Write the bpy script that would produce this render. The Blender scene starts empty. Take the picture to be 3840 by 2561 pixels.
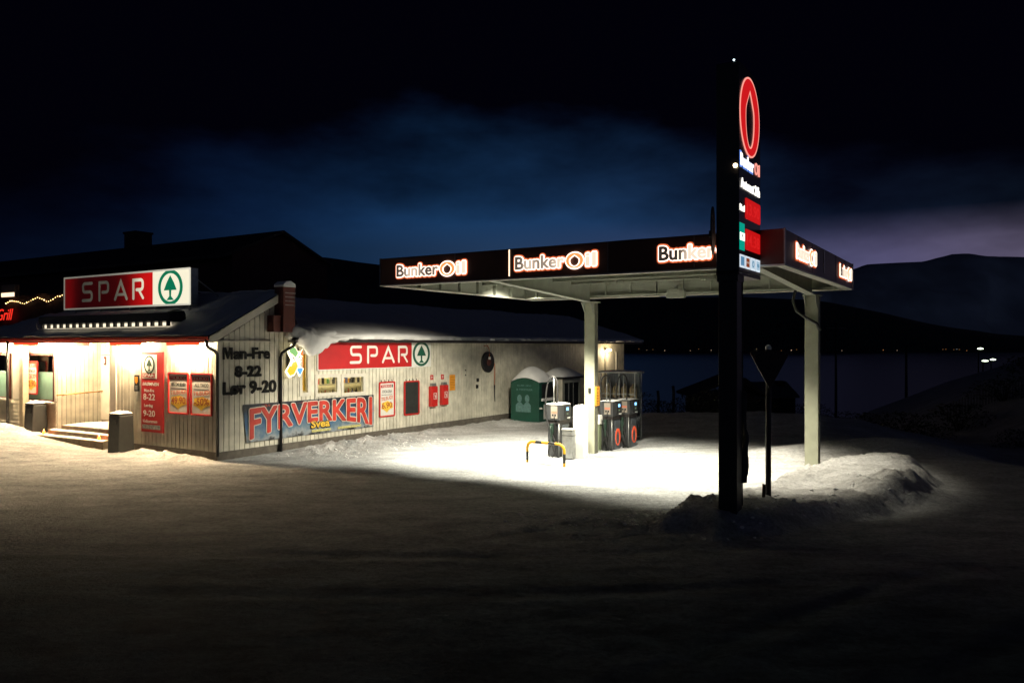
import bpy, math, random
import numpy as np
from mathutils import Vector, Matrix, noise
R = math.radians
sc = bpy.context.scene
# ------------------------------------------------------------------ camera
cam = bpy.data.cameras.new('camera'); camo = bpy.data.objects.new('camera', cam)
sc.collection.objects.link(camo); sc.camera = camo
camo.location = (0, 0, 2.9); camo.rotation_euler = (R(90), 0, 0)
cam.lens = 28.0; cam.sensor_width = 36; cam.shift_y = 0.0043
cam.clip_start = 0.1; cam.clip_end = 9000
# ------------------------------------------------------------------ night sky
w = bpy.data.worlds.new('World'); sc.world = w; w.use_nodes = True
nt = w.node_tree; nt.nodes.clear(); N = nt.nodes; Lk = nt.links
def nd(t, **k):
    n = N.new(t)
    for a, b in k.items(): setattr(n, a, b)
    return n
def mth(op, a, b=None, c=None, clamp=False):
    n = nd('ShaderNodeMath', operation=op); n.use_clamp = clamp
    for i, v in enumerate((a, b, c)):
        if v is None: continue
        if isinstance(v, (int, float)): n.inputs[i].default_value = v
        else: Lk.new(v, n.inputs[i])
    return n.outputs[0]
def ramp(fac, stops, interp='LINEAR'):
    n = nd('ShaderNodeValToRGB'); cr = n.color_ramp; cr.interpolation = interp
    while len(cr.elements) < len(stops): cr.elements.new(0.5)
    for e, (p, c) in zip(cr.elements, stops):
        e.position = p; e.color = (c, c, c, 1) if isinstance(c, (int, float)) else (*c, 1)
    Lk.new(fac, n.inputs[0]); return n.outputs[0]
tc = nd('ShaderNodeTexCoord'); sep = nd('ShaderNodeSeparateXYZ'); Lk.new(tc.outputs['Generated'], sep.inputs[0])
az = mth('ARCTAN2', sep.outputs[0], sep.outputs[1])                      # 0 straight ahead, + right
azn = mth('MULTIPLY_ADD', az, 1/2.8, 0.5, clamp=True)                    # -1.4..1.4 -> 0..1
el = mth('ARCSINE', sep.outputs[2])
mp = nd('ShaderNodeMapping'); mp.inputs['Scale'].default_value = (4.0, 4.0, 10.0); Lk.new(tc.outputs['Generated'], mp.inputs[0])
ns = nd('ShaderNodeTexNoise'); ns.inputs['Scale'].default_value = 1.0; ns.inputs['Detail'].default_value = 5; ns.inputs['Roughness'].default_value = 0.55
Lk.new(mp.outputs[0], ns.inputs['Vector'])
# height of the dark cloud deck's lower edge over the azimuth (radians / 0.3)
edge = ramp(azn, [(0.0, .30), (.10, .22), (.296, .15), (.341, .165), (.391, .185), (.47, .218), (.55, .21), (.60, .175), (.645, .150), (.704, .140), (.85, .2), (1.0, .30)], 'EASE')
edge = mth('MULTIPLY', edge, 1.2)
edge = mth('ADD', edge, mth('MULTIPLY_ADD', ns.outputs['Fac'], 0.22, -0.10))
d = mth('SUBTRACT', edge, el)
mask = mth('MULTIPLY_ADD', d, 1/0.17, 0.22, clamp=True)
mask = mth('POWER', mask, 1.5)
hor = ramp(azn, [(0.0, (.022, .030, .050)), (.15, (.004, .006, .014)), (.296, (.0018, .0045, .0150)), (.36, (.0032, .0100, .0300)), (.43, (.0070, .0230, .0600)),
                 (.50, (.0170, .0420, .1000)), (.60, (.0320, .0430, .1050)), (.66, (.1000, .0920, .1900)), (.704, (.1700, .1450, .2450)), (.80, (.15, .115, .17)), (1.0, (.04, .05, .085))])
mid = ramp(azn, [(0.0, (.016, .024, .042)), (.15, (.003, .005, .013)), (.296, (.0015, .0060, .0210)), (.38, (.0045, .0165, .0560)), (.47, (.0095, .0400, .1120)), (.57, (.0115, .0370, .1020)), (.64, (.0110, .0215, .0580)), (.704, (.010, .020, .042)), (.80, (.06, .055, .10)), (1.0, (.03, .04, .07))])  # outer stops: unseen sky beside and behind the camera, brightened for fill light
low = nd('ShaderNodeMix', data_type='RGBA')
tlow = mth('MULTIPLY_ADD', el, 1/0.035, -3.4, clamp=True)
Lk.new(tlow, low.inputs['Factor']); Lk.new(hor, low.inputs[6]); Lk.new(mid, low.inputs[7])
base = nd('ShaderNodeMix', data_type='RGBA'); Lk.new(mask, base.inputs['Factor'])
base.inputs[6].default_value = (.00045, .00040, .00210, 1); Lk.new(low.outputs[2], base.inputs[7])
bg = nd('ShaderNodeBackground'); bg.inputs['Strength'].default_value = 1.0
Lk.new(base.outputs[2], bg.inputs[0]); wo = nd('ShaderNodeOutputWorld'); Lk.new(bg.outputs[0], wo.inputs[0])
sc.view_settings.view_transform = 'Standard'; sc.view_settings.look = 'None'; sc.view_settings.exposure = 0.0; sc.view_settings.gamma = 1
sc.cycles.sample_clamp_indirect = 4.0
sc.cycles.max_bounces = 6
sc.cycles.use_denoising = True
# ------------------------------------------------------------------ frames
PH = R(32); Uv = Vector((math.sin(PH), math.cos(PH), 0)); Vv = Vector((-math.cos(PH), math.sin(PH), 0)); C0 = Vector((-7.48, 20.24, 0))
def W(u, v, z=0): return C0 + Uv*u + Vv*v + Vector((0, 0, z))
SIDE, FRONT = R(58), R(-32)      # local x to the right as seen, local y into the surface, z up
def tag(o, label=None, cat=None, group=None, kind=None):
    if label: o['label'] = label
    if cat: o['category'] = cat
    if group: o['group'] = group
    if kind: o['kind'] = kind
    return o
def empty(name, loc, rz=0):
    o = bpy.data.objects.new(name, None); sc.collection.objects.link(o); o.location = loc; o.rotation_euler = (0, 0, rz); o.empty_display_size = .2
    return o
def thing(name, label, cat, loc, rz=0, group=None): return tag(empty(name, loc, rz), label, cat, group)
def copy_tree(o, parent=None):
    c = o.copy(); sc.collection.objects.link(c)
    if parent: c.parent = parent
    for ch in list(o.children): copy_tree(ch, c)
    return c
# ------------------------------------------------------------------ materials
_m = {}
def mat(name, col, rough=.6, metal=0, em=None, es=0, var=.12, scale=6, bump=0, bscale=40, trans=0):
    if name in _m: return _m[name]
    m = bpy.data.materials.new(name); m.use_nodes = True; t = m.node_tree; n = t.nodes; l = t.links
    b = n['Principled BSDF']; b.inputs['Roughness'].default_value = rough; b.inputs['Metallic'].default_value = metal
    tcn = n.new('ShaderNodeTexCoord')
    if var:
        nz = n.new('ShaderNodeTexNoise'); nz.inputs['Scale'].default_value = scale; nz.inputs['Detail'].default_value = 4
        l.new(tcn.outputs['Object'], nz.inputs['Vector'])
        cr = n.new('ShaderNodeValToRGB'); cr.color_ramp.elements[0].position = .3; cr.color_ramp.elements[1].position = .7
        cr.color_ramp.elements[0].color = (*[max(0, c*(1-var)) for c in col], 1); cr.color_ramp.elements[1].color = (*[min(1, c*(1+var)) for c in col], 1)
        l.new(nz.outputs['Fac'], cr.inputs[0]); l.new(cr.outputs[0], b.inputs['Base Color'])
    else: b.inputs['Base Color'].default_value = (*col, 1)
    if em: b.inputs['Emission Color'].default_value = (*em, 1); b.inputs['Emission Strength'].default_value = es
    if trans: b.inputs['Transmission Weight'].default_value = trans
    if bump:
        nb = n.new('ShaderNodeTexNoise'); nb.inputs['Scale'].default_value = bscale; nb.inputs['Detail'].default_value = 3
        l.new(tcn.outputs['Object'], nb.inputs['Vector']); bp = n.new('ShaderNodeBump'); bp.inputs['Strength'].default_value = bump; bp.inputs['Distance'].default_value = .02
        l.new(nb.outputs['Fac'], bp.inputs['Height']); l.new(bp.outputs[0], b.inputs['Normal'])
    _m[name] = m; return m
def emis(name, col, s, sample=False):
    m = mat(name, (.02, .02, .02), em=col, es=s, var=0)
    if not sample: m.cycles.emission_sampling = 'NONE'      # small glowing details: seen, not sampled
    return m
CREAM = mat('cream painted boards', (.62, .59, .485), .55, var=.22, scale=2.6, bump=.25, bscale=25)
GAP = mat('shaded board gaps', (.22, .205, .165), .9)  # groove shade put into the backing's colour
CREAM2 = mat('cream trim', (.60, .57, .49), .5, var=.06, bump=.1)
FOUND = mat('concrete foundation', (.13, .115, .095), .9, var=.25, scale=5, bump=.5, bscale=30)
BLACK = mat('black plastic', (.012, .012, .012), .45, var=.2)
DARK = mat('dark sheet metal', (.02, .017, .016), .5, var=.2)
ROOFM = mat('dark roofing', (.025, .02, .02), .8, var=.3, bump=.4)
DRED = mat('dark red boards', (.09, .018, .012), .7, var=.25, scale=5, bump=.2)
RED = mat('red paint', (.50, .018, .014), .45, var=.08)
GUTRED = mat('red gutter metal', (.45, .03, .02), .4, var=.1)
SIGNRED = mat('red sign film', (.42, .012, .014), .5, var=.08, scale=3)
WHITE = mat('white sign film', (.72, .72, .67), .5, var=.05)
GREEN = mat('dark green sign film', (.008, .085, .05), .5, var=.08)
PAPER = mat('white paper', (.66, .65, .60), .7, var=.05)
INK = mat('black ink', (.006, .006, .006), .95, var=0)
ORINK = mat('orange red ink', (.55, .11, .03), .6, var=.1)
YEL = mat('yellow ink', (.75, .48, .05), .6, var=.12)
ORANGE = mat('orange notice', (.75, .30, .02), .6, var=.1)
SNOW = mat('packed clean snow', (.80, .80, .79), .75, var=.04, scale=4, bump=.5, bscale=18)
STEEL = mat('galvanised steel', (.33, .34, .33), .42, .75, var=.2, scale=8)
PUMPG = mat('brushed pump panel', (.055, .058, .06), .34, .3, var=.12)
DKPUMP = mat('dark pump panel', (.07, .08, .09), .35, .3, var=.15)
CANW = mat('grey white painted steel', (.32, .335, .28), .5, var=.12, scale=3)
FASCIA = mat('black brown fascia', (.10, .040, .027), .65, var=.25, scale=1.5)
WOOD = mat('worn timber', (.33, .22, .11), .75, var=.3, scale=9, bump=.4)
GLASSD = mat('dark window glass', (.02, .025, .025), .08, var=0)
TREEM = mat('dark conifer twigs', (.03, .035, .02), .9, var=.4)
# ------------------------------------------------------------------ mesh builder
class MB:
    def __init__(s): s.v = []; s.f = []; s.sm = []
    def add(s, vs, fs, sm=False):
        o = len(s.v); s.v += [tuple(p) for p in vs]; s.f += [tuple(i+o for i in f) for f in fs]; s.sm += [sm]*len(fs); return s
    def box(s, x0, x1, y0, y1, z0, z1):
        return s.add([(x, y, z) for z in (z0, z1) for y in (y0, y1) for x in (x0, x1)],
                     [(0, 2, 3, 1), (4, 5, 7, 6), (0, 1, 5, 4), (2, 6, 7, 3), (0, 4, 6, 2), (1, 3, 7, 5)])
    def prism(s, poly, y0, y1):        # polygon in x,z (ccw as seen from -y), extruded over y
        n = len(poly)
        return s.add([(x, y0, z) for x, z in poly]+[(x, y1, z) for x, z in poly],
                     [tuple(range(n)), tuple(range(2*n-1, n-1, -1))]+[(i, n+i, n+(i+1) % n, (i+1) % n) for i in range(n)])
    def prism_x(s, poly, x0, x1):      # polygon in y,z extruded over x
        n = len(poly)
        return s.add([(x0, y, z) for y, z in poly]+[(x1, y, z) for y, z in poly],
                     [tuple(range(n-1, -1, -1)), tuple(range(n, 2*n))]+[(i, (i+1) % n, n+(i+1) % n, n+i) for i in range(n)])
    def ring(s, a, b, y0, y1):         # band between two closed outlines of equal length
        n = len(a); vs = [(x, y0, z) for x, z in a]+[(x, y0, z) for x, z in b]+[(x, y1, z) for x, z in a]+[(x, y1, z) for x, z in b]
        fs = []
        for i in range(n):
            j = (i+1) % n
            fs += [(i, j, n+j, n+i), (2*n+i, 3*n+i, 3*n+j, 2*n+j), (i, 2*n+i, 2*n+j, j), (n+i, n+j, 3*n+j, 3*n+i)]
        return s.add(vs, fs)
    def tube(s, path, r, n=10, cap=True, r2=None):
        P = [Vector(p) for p in path]; vs = []; fs = []; up = None
        for i, p in enumerate(P):
            t = (P[min(i+1, len(P)-1)]-P[max(i-1, 0)]).normalized()
            if up is None: up = Vector((0, 0, 1)) if abs(t.z) < .9 else Vector((1, 0, 0))
            a = t.cross(up).normalized(); b = a.cross(t); up = b
            rr = r if r2 is None else r+(r2-r)*i/(len(P)-1)
            vs += [p+a*(rr*math.cos(2*math.pi*k/n))+b*(rr*math.sin(2*math.pi*k/n)) for k in range(n)]
        for i in range(len(P)-1):
            fs += [(i*n+k, i*n+(k+1) % n, (i+1)*n+(k+1) % n, (i+1)*n+k) for k in range(n)]
        s.add(vs, fs, True)
        if cap:
            o = len(s.v)-len(vs); s.f += [tuple(o+k for k in range(n-1, -1, -1)), tuple(o+(len(P)-1)*n+k for k in range(n))]; s.sm += [False]*2
        return s
    def lathe(s, prof, n=20, c=(0, 0, 0)):   # prof: (r, z)
        vs = [(c[0]+r*math.cos(2*math.pi*k/n), c[1]+r*math.sin(2*math.pi*k/n), c[2]+z) for r, z in prof for k in range(n)]
        fs = [(i*n+k, i*n+(k+1) % n, (i+1)*n+(k+1) % n, (i+1)*n+k) for i in range(len(prof)-1) for k in range(n)]
        fs += [tuple(range(n-1, -1, -1)), tuple((len(prof)-1)*n+k for k in range(n))]
        return s.add(vs, fs, True)
    def grid(s, fn, nu, nv, sm=True):
        vs = [fn(i/nu, j/nv) for j in range(nv+1) for i in range(nu+1)]
        return s.add(vs, [(j*(nu+1)+i, j*(nu+1)+i+1, (j+1)*(nu+1)+i+1, (j+1)*(nu+1)+i) for j in range(nv) for i in range(nu)], sm)
    def ribbon(s, path, wd, y0, y1, closed=False):
        P = [Vector((p[0], p[1])) for p in path]; n = len(P); A = []; B = []
        for i in range(n):
            if closed: d0 = (P[i]-P[i-1]).normalized(); d1 = (P[(i+1) % n]-P[i]).normalized()
            else:
                d0 = (P[i]-P[i-1]).normalized() if i else (P[1]-P[0]).normalized()
                d1 = (P[i+1]-P[i]).normalized() if i < n-1 else d0
            t = (d0+d1).normalized(); nn = Vector((-t.y, t.x)); k = 1/max(.5, nn.dot(Vector((-d1.y, d1.x))))
            A.append(P[i]+nn*wd/2*k); B.append(P[i]-nn*wd/2*k)
        if closed: return s.ring([tuple(p) for p in B], [tuple(p) for p in A], y0, y1)
        d = (P[-1]-P[-2]).normalized(); a0 = math.atan2(d.y, d.x)+math.pi/2
        e = [P[-1]+Vector((math.cos(a0-math.pi*k/6), math.sin(a0-math.pi*k/6)))*wd/2 for k in range(1, 6)]
        d = (P[1]-P[0]).normalized(); a0 = math.atan2(d.y, d.x)-math.pi/2
        b = [P[0]+Vector((math.cos(a0-math.pi*k/6), math.sin(a0-math.pi*k/6)))*wd/2 for k in range(1, 6)]
        for i in range(n-1):
            s.add([(q.x, y, q.y) for y in (y0, y1) for q in (A[i], A[i+1], B[i+1], B[i])], [(3, 2, 1, 0), (4, 5, 6, 7), (0, 1, 5, 4), (2, 3, 7, 6)])
        s.prism([tuple(q) for q in [A[-1]]+e+[B[-1]]][::-1], y0, y1); return s.prism([tuple(q) for q in [B[0]]+b+[A[0]]][::-1], y0, y1)
    def build(s, name, m, parent=None, loc=None, rz=0, bevel=0, smooth=None):
        me = bpy.data.meshes.new(name); me.from_pydata(s.v, [], s.f)
        me.polygons.foreach_set('use_smooth', s.sm if smooth is None else [smooth]*len(s.f)); me.materials.append(m); me.update()
        o = bpy.data.objects.new(name, me); sc.collection.objects.link(o)
        if parent: o.parent = parent
        if loc is not None: o.location = loc; o.rotation_euler = (0, 0, rz)
        if bevel:
            b = o.modifiers.new('bevel', 'BEVEL'); b.width = bevel; b.segments = 2; b.limit_method = 'ANGLE'
        return o
def ell(cx, cz, a, b, n=32): return [(cx+a*math.cos(2*math.pi*k/n), cz+b*math.sin(2*math.pi*k/n)) for k in range(n)]
def rrect(x0, x1, z0, z1, r, n=4):
    o = []
    for cx, cz, a0 in ((x1-r, z0+r, -90), (x1-r, z1-r, 0), (x0+r, z1-r, 90), (x0+r, z0+r, 180)):
        o += [(cx+r*math.cos(R(a0+90*k/n)), cz+r*math.sin(R(a0+90*k/n))) for k in range(n+1)]
    return o
def drop(cx, cz, w_, h, n=32):
    o = []
    for k in range(n):
        a = 2*math.pi*k/n; s_ = math.sin(a); r = w_/2
        x = r*math.cos(a); z = h*.5*s_
        if s_ > 0: x *= (1-s_)**.55*1.25 if s_ > .3 else 1.0-.09*s_/.3*0-(.0)
        o.append((cx+x, cz+z))
    return o
def text_mesh(body, x0, x1, z0, z1, y0, depth, bold=0.0, fn=None, shear=0, dil=0):
    """text fitted to the box x0..x1, z0..z1, its front face at y0, running depth into the surface"""
    cu = bpy.data.curves.new('t', 'FONT'); cu.body = body; cu.size = 1; cu.offset = bold; cu.extrude = .05; cu.resolution_u = 3; cu.shear = shear
    ob = bpy.data.objects.new('t', cu); sc.collection.objects.link(ob)
    bpy.context.view_layer.update()
    me = bpy.data.meshes.new_from_object(ob.evaluated_get(bpy.context.evaluated_depsgraph_get()))
    sc.collection.objects.unlink(ob); bpy.data.objects.remove(ob); bpy.data.curves.remove(cu)
    n = len(me.vertices); co = np.zeros(n*3); me.vertices.foreach_get('co', co); co = co.reshape(-1, 3)
    mn = co.min(0); mx = co.max(0); s = co.copy()
    X = (co[:, 0]-mn[0])/(mx[0]-mn[0]); Y = (co[:, 1]-mn[1])/(mx[1]-mn[1]); Zf = co[:, 2] > 0
    px = x0+X*(x1-x0); pz = z0+Y*(z1-z0)
    if fn: px, pz = fn(X, Y)
    s[:, 0] = px; s[:, 2] = pz; s[:, 1] = np.where(Zf, y0, y0+depth)
    mb = MB(); mb.v = [tuple(p) for p in s]; mb.f = [tuple(p.vertices) for p in me.polygons]; mb.sm = [False]*len(mb.f)
    bpy.data.meshes.remove(me)
    if dil:
        V0, F0 = list(mb.v), list(mb.f)
        for k in range(12):
            a = 2*math.pi*k/12; dx, dz = dil*math.cos(a), dil*math.sin(a); e = -.00015*(k+1)
            mb.add([(x+dx, y-(e if y > y0+depth/2 else -e)*(-1 if y > y0+depth/2 else 1), z+dz) for x, y, z in V0], F0)
    return mb
def text(name, body, x0, x1, z0, z1, y0, m, parent, bold=.0, depth=.006, fn=None, shear=0, loc=None, rz=0, dil=0):
    if dil: x0 += dil; x1 -= dil; z0 += dil; z1 -= dil
    return text_mesh(body, x0, x1, z0, z1, y0, depth, min(bold, .012), fn, shear, dil).build(name, m, parent, loc, rz)
def boards(x0, x1, z0, ztop, opens=(), pitch=.165, gap=.021, y=0., th=.022):
    """vertical boards, front at y-th; ztop may be a function of x"""
    mb = MB(); n = max(1, round((x1-x0)/pitch)); p = (x1-x0)/n; zt = ztop if callable(ztop) else (lambda x: ztop)
    rnd = random.Random(int(x1*100)+n)
    for i in range(n):
        a, b = x0+i*p+gap/2, x0+(i+1)*p-gap/2; t = y-th-rnd.uniform(0, .004)
        segs = [(z0, zt((a+b)/2))]
        xs = [a, b]
        for ox0, ox1, oz0, oz1 in opens:
            if ox0 < a < ox1 or ox0 < b < ox1 or (a < ox0 < b): 
                xs += [c for c in (ox0, ox1) if a < c < b]
        xs = sorted(set(xs))
        for k in range(len(xs)-1):
            a_, b_ = xs[k], xs[k+1]; mid = (a_+b_)/2; cuts = sorted((oz0, oz1) for ox0, ox1, oz0, oz1 in opens if ox0 < mid < ox1)
            z = z0
            for c0, c1 in cuts+[(None, None)]:
                e = c0 if c0 is not None else None
                if e is None:
                    za, zb = zt(a_), zt(b_)
                    if za > z: mb.prism([(a_, z), (b_, z), (b_, zb), (a_, za)], t, y)
                else:
                    if e > z: mb.box(a_, b_, t, y, z, e)
                    z = c1
    return mb
def backing(x0, x1, z0, z1, opens, y0, y1):
    mb = MB(); xs = sorted({x0, x1}|{c for o in opens for c in o[:2]}); 
    for a, b in zip(xs, xs[1:]):
        mid = (a+b)/2; z = z0
        for c0, c1 in sorted((o[2], o[3]) for o in opens if o[0] < mid < o[1]):
            if c0 > z: mb.box(a, b, y0, y1, z, c0)
            z = c1
        if z1 > z: mb.box(a, b, y0, y1, z, z1)
    return mb
# ------------------------------------------------------------------ terrain
rng = np.random.default_rng(7)
G = rng.random((256, 256))
def vn(x, y):
    xi = np.floor(x).astype(int); yi = np.floor(y).astype(int); fx = x-xi; fy = y-yi; fx = fx*fx*(3-2*fx); fy = fy*fy*(3-2*fy)
    g = lambda a, b: G[a % 256, b % 256]
    return (g(xi, yi)*(1-fx)+g(xi+1, yi)*fx)*(1-fy)+(g(xi, yi+1)*(1-fx)+g(xi+1, yi+1)*fx)*fy
def fbm(x, y, o=4, r=.5):
    s = 0; a = 1; t = 0
    for k in range(o): s = s+a*vn(x*2**k+17*k, y*2**k+31*k); t += a; a *= r
    return s/t-.5
def sst(a, b, x): t = np.clip((x-a)/(b-a), 0, 1); return t*t*(3-2*t)
ISL = np.array([(2.3, 12.5), (3.0, 12.05), (4.0, 12.35), (5.0, 12.95), (6.3, 13.8), (7.7, 15.0), (8.6, 16.3), (8.9, 18.0), (7.6, 18.6), (6.2, 16.8), (4.6, 15.2), (3.2, 13.8)])
def pdist(x, y):
    dm = np.full(x.shape, 1e9); ins = np.zeros(x.shape, bool); n = len(ISL)
    for i in range(n):
        ax, ay = ISL[i]; bx, by = ISL[(i+1) % n]; ex, ey = bx-ax, by-ay
        t = np.clip(((x-ax)*ex+(y-ay)*ey)/(ex*ex+ey*ey), 0, 1); dm = np.minimum(dm, np.hypot(x-ax-t*ex, y-ay-t*ey))
        c = (ay > y) != (by > y); ins ^= c & (x < (bx-ax)*(y-ay)/(by-ay+1e-12)+ax)
    return np.where(ins, dm, -dm)
def gs(x, y, cx, cy, sx, sy, h, ang=0):
    c, s = math.cos(ang), math.sin(ang); a = (x-cx)*c+(y-cy)*s; b = -(x-cx)*s+(y-cy)*c
    return h*np.exp(-(a/sx)**2/2-(b/sy)**2/2)
def height(x, y):
    x = np.asarray(x, float); y = np.asarray(y, float)
    dx = x-C0.x; dy = y-C0.y; u = dx*Uv.x+dy*Uv.y; v = dx*Vv.x+dy*Vv.y
    h = .05*fbm(x*.35, y*.35, 3)
    r = np.hypot(x, y-8)
    # tyre-packed lot: shallow ruts running across the foreground
    h += .034*fbm((x*.9+y*.25)*.8, (y-.3*x)*2.2, 4, .6)*sst(40, 20, r)+.022*fbm(x*5, y*5, 3, .6)*sst(40, 20, r)
    for cx_, cy_, rr_ in ((-30, -8, 33.5), (-30, -8, 35.3), (26, -22, 36.5), (26, -22, 38.2), (-2, 44, 33.0), (-2, 44, 34.7), (-46, 2, 52), (-46, 2, 53.7)):
        dd0 = np.hypot(x-cx_, y-cy_)-rr_; h += (-.030*np.exp(-(dd0/.16)**2)+.014*np.exp(-((np.abs(dd0)-.3)/.12)**2))*(.5+1.2*fbm(x*.3+cx_, y*.3, 2))*sst(40, 20, r)
    # lot rises toward the left end of the shop front
    h += .2*sst(3.5, 9, v)*sst(-7, -.5, u)
    # banks shovelled along the walls
    rough = fbm(x*3.1, y*3.1, 4, .6)
    h += np.exp(-((v+.75)/.55)**2)*sst(1.2, 3.2, u)*sst(16, 11, u)*(.05+.34*np.clip(fbm(x*4.2, y*4.2, 5, .65)+.10, 0, 1))
    h += np.exp(-((v+1.3)/.9)**2)*sst(1.0, 2.5, u)*sst(8, 4, u)*(.02+.42*np.clip(fbm(x*6, y*6, 4, .65)+.02, 0, 1))
    h += np.exp(-((u+.35)/.38)**2)*sst(-.1, .5, v)*sst(4.1, 3.0, v)*(.05+.26*np.clip(rough+.15, 0, 1))
    h += gs(x, y, *W(-.55, 9.6).xy, .9, .5, .26, R(-32))*(1+.8*rough)
    # traffic island with ploughed mounds
    dd = pdist(x, y)+.35*fbm(x*1.6, y*1.6, 3)
    isl = sst(-.28, .28, dd)
    lump = np.abs(fbm(x*3.3, y*3.3, 4, .6))
    h += .25*isl+isl*(1-sst(.3, 1.3, dd))*.28*lump
    h += gs(x, y, 3.3, 12.9, .9, .6, .12)
    h += gs(x, y, 7.6, 17.0, 1.1, .7, .15, R(25))+gs(x, y, 6.7, 15.5, 1.1, .5, .17, R(-30))*(1+.8*rough)+gs(x, y, 7.5, 15.0, .7, .3, .15, R(35))*(1+1.4*rough)
    h += gs(x, y, 8.3, 17.7, 1.5, 1.0, .05, R(30))+gs(x, y, 9.6, 21.2, 2.2, .9, .42, R(10))
    h += gs(x, y, 11.5, 17.8, 2.6, 1.3, .2, R(-25))
    # chunks flung over the left foot of the island
    ch = np.exp(-((x-1.8)/2.2)**2-((y-12.7)/1.2)**2); h += ch*.30*np.clip(fbm(x*4.2, y*4.2, 4, .6)+.02, 0, 1)
    # drift behind the forecourt, then the land falls to the fjord
    h += sst(1.5, 4.5, x)*(gs(x, y*1., 9, 28.8, 7, 1.4, .42)+.25*sst(26, 29, y)*np.clip(fbm(x*.8, y*.8, 3)+.2, 0, 1))
    ye = 31+np.maximum(0, -2-x)*3.2
    h -= 10*sst(0, 1, (y-ye)/48)*np.where(y > ye, 1, 0)
    rgt = sst(13, 40, x); h += -1.2*sst(10, 18, x)*sst(14, 24, y)*(1-sst(19, 24, x))
    h += 1.2*sst(21, 30, x)*sst(80, 40, y)*sst(10, 30, y)+gs(x, y, 48, 62, 16, 14, 9.5)+.6*rgt*fbm(x*.4, y*.4, 3)*sst(12, 22, y)
    # levelled pads
    inside = sst(-.05, .05, u)*sst(-.05, .05, v)*sst(25.2, 25, u); h = h*(1-inside)-.05*inside
    return h
def zat(x, y): return float(height(np.array([x]), np.array([y]))[0])
def axis(a, b, d, lo, hi, g=1.18):
    c = list(np.arange(a, b, d)); s = d
    x = b
    while x < hi: c.append(x); s *= g; x += s
    c.append(hi); x = a-d; s = d; e = []
    while x > lo: e.append(x); s *= g; x -= s
    e.append(lo); return np.array(e[::-1]+c)
xs = axis(-17, 12, .075, -500, 500); ys = axis(7, 25, .075, -60, 150)
XX, YY = np.meshgrid(xs, ys); ZZ = height(XX, YY)
far = (YY > 118); ZZ = np.where(far, np.minimum(ZZ, -12), ZZ)
nx, ny = len(xs), len(ys); idx = np.arange(nx*ny).reshape(ny, nx)
me = bpy.data.meshes.new('snow_ground'); me.vertices.add(nx*ny); me.vertices.foreach_set('co', np.stack([XX, YY, ZZ], -1).ravel())
q = np.stack([idx[:-1, :-1], idx[:-1, 1:], idx[1:, 1:], idx[1:, :-1]], -1).reshape(-1, 4); nf = len(q)
me.loops.add(nf*4); me.polygons.add(nf); me.loops.foreach_set('vertex_index', q.ravel()); me.polygons.foreach_set('loop_start', np.arange(nf)*4)
me.update(calc_edges=True); me.polygons.foreach_set('use_smooth', np.ones(nf, bool))
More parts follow.
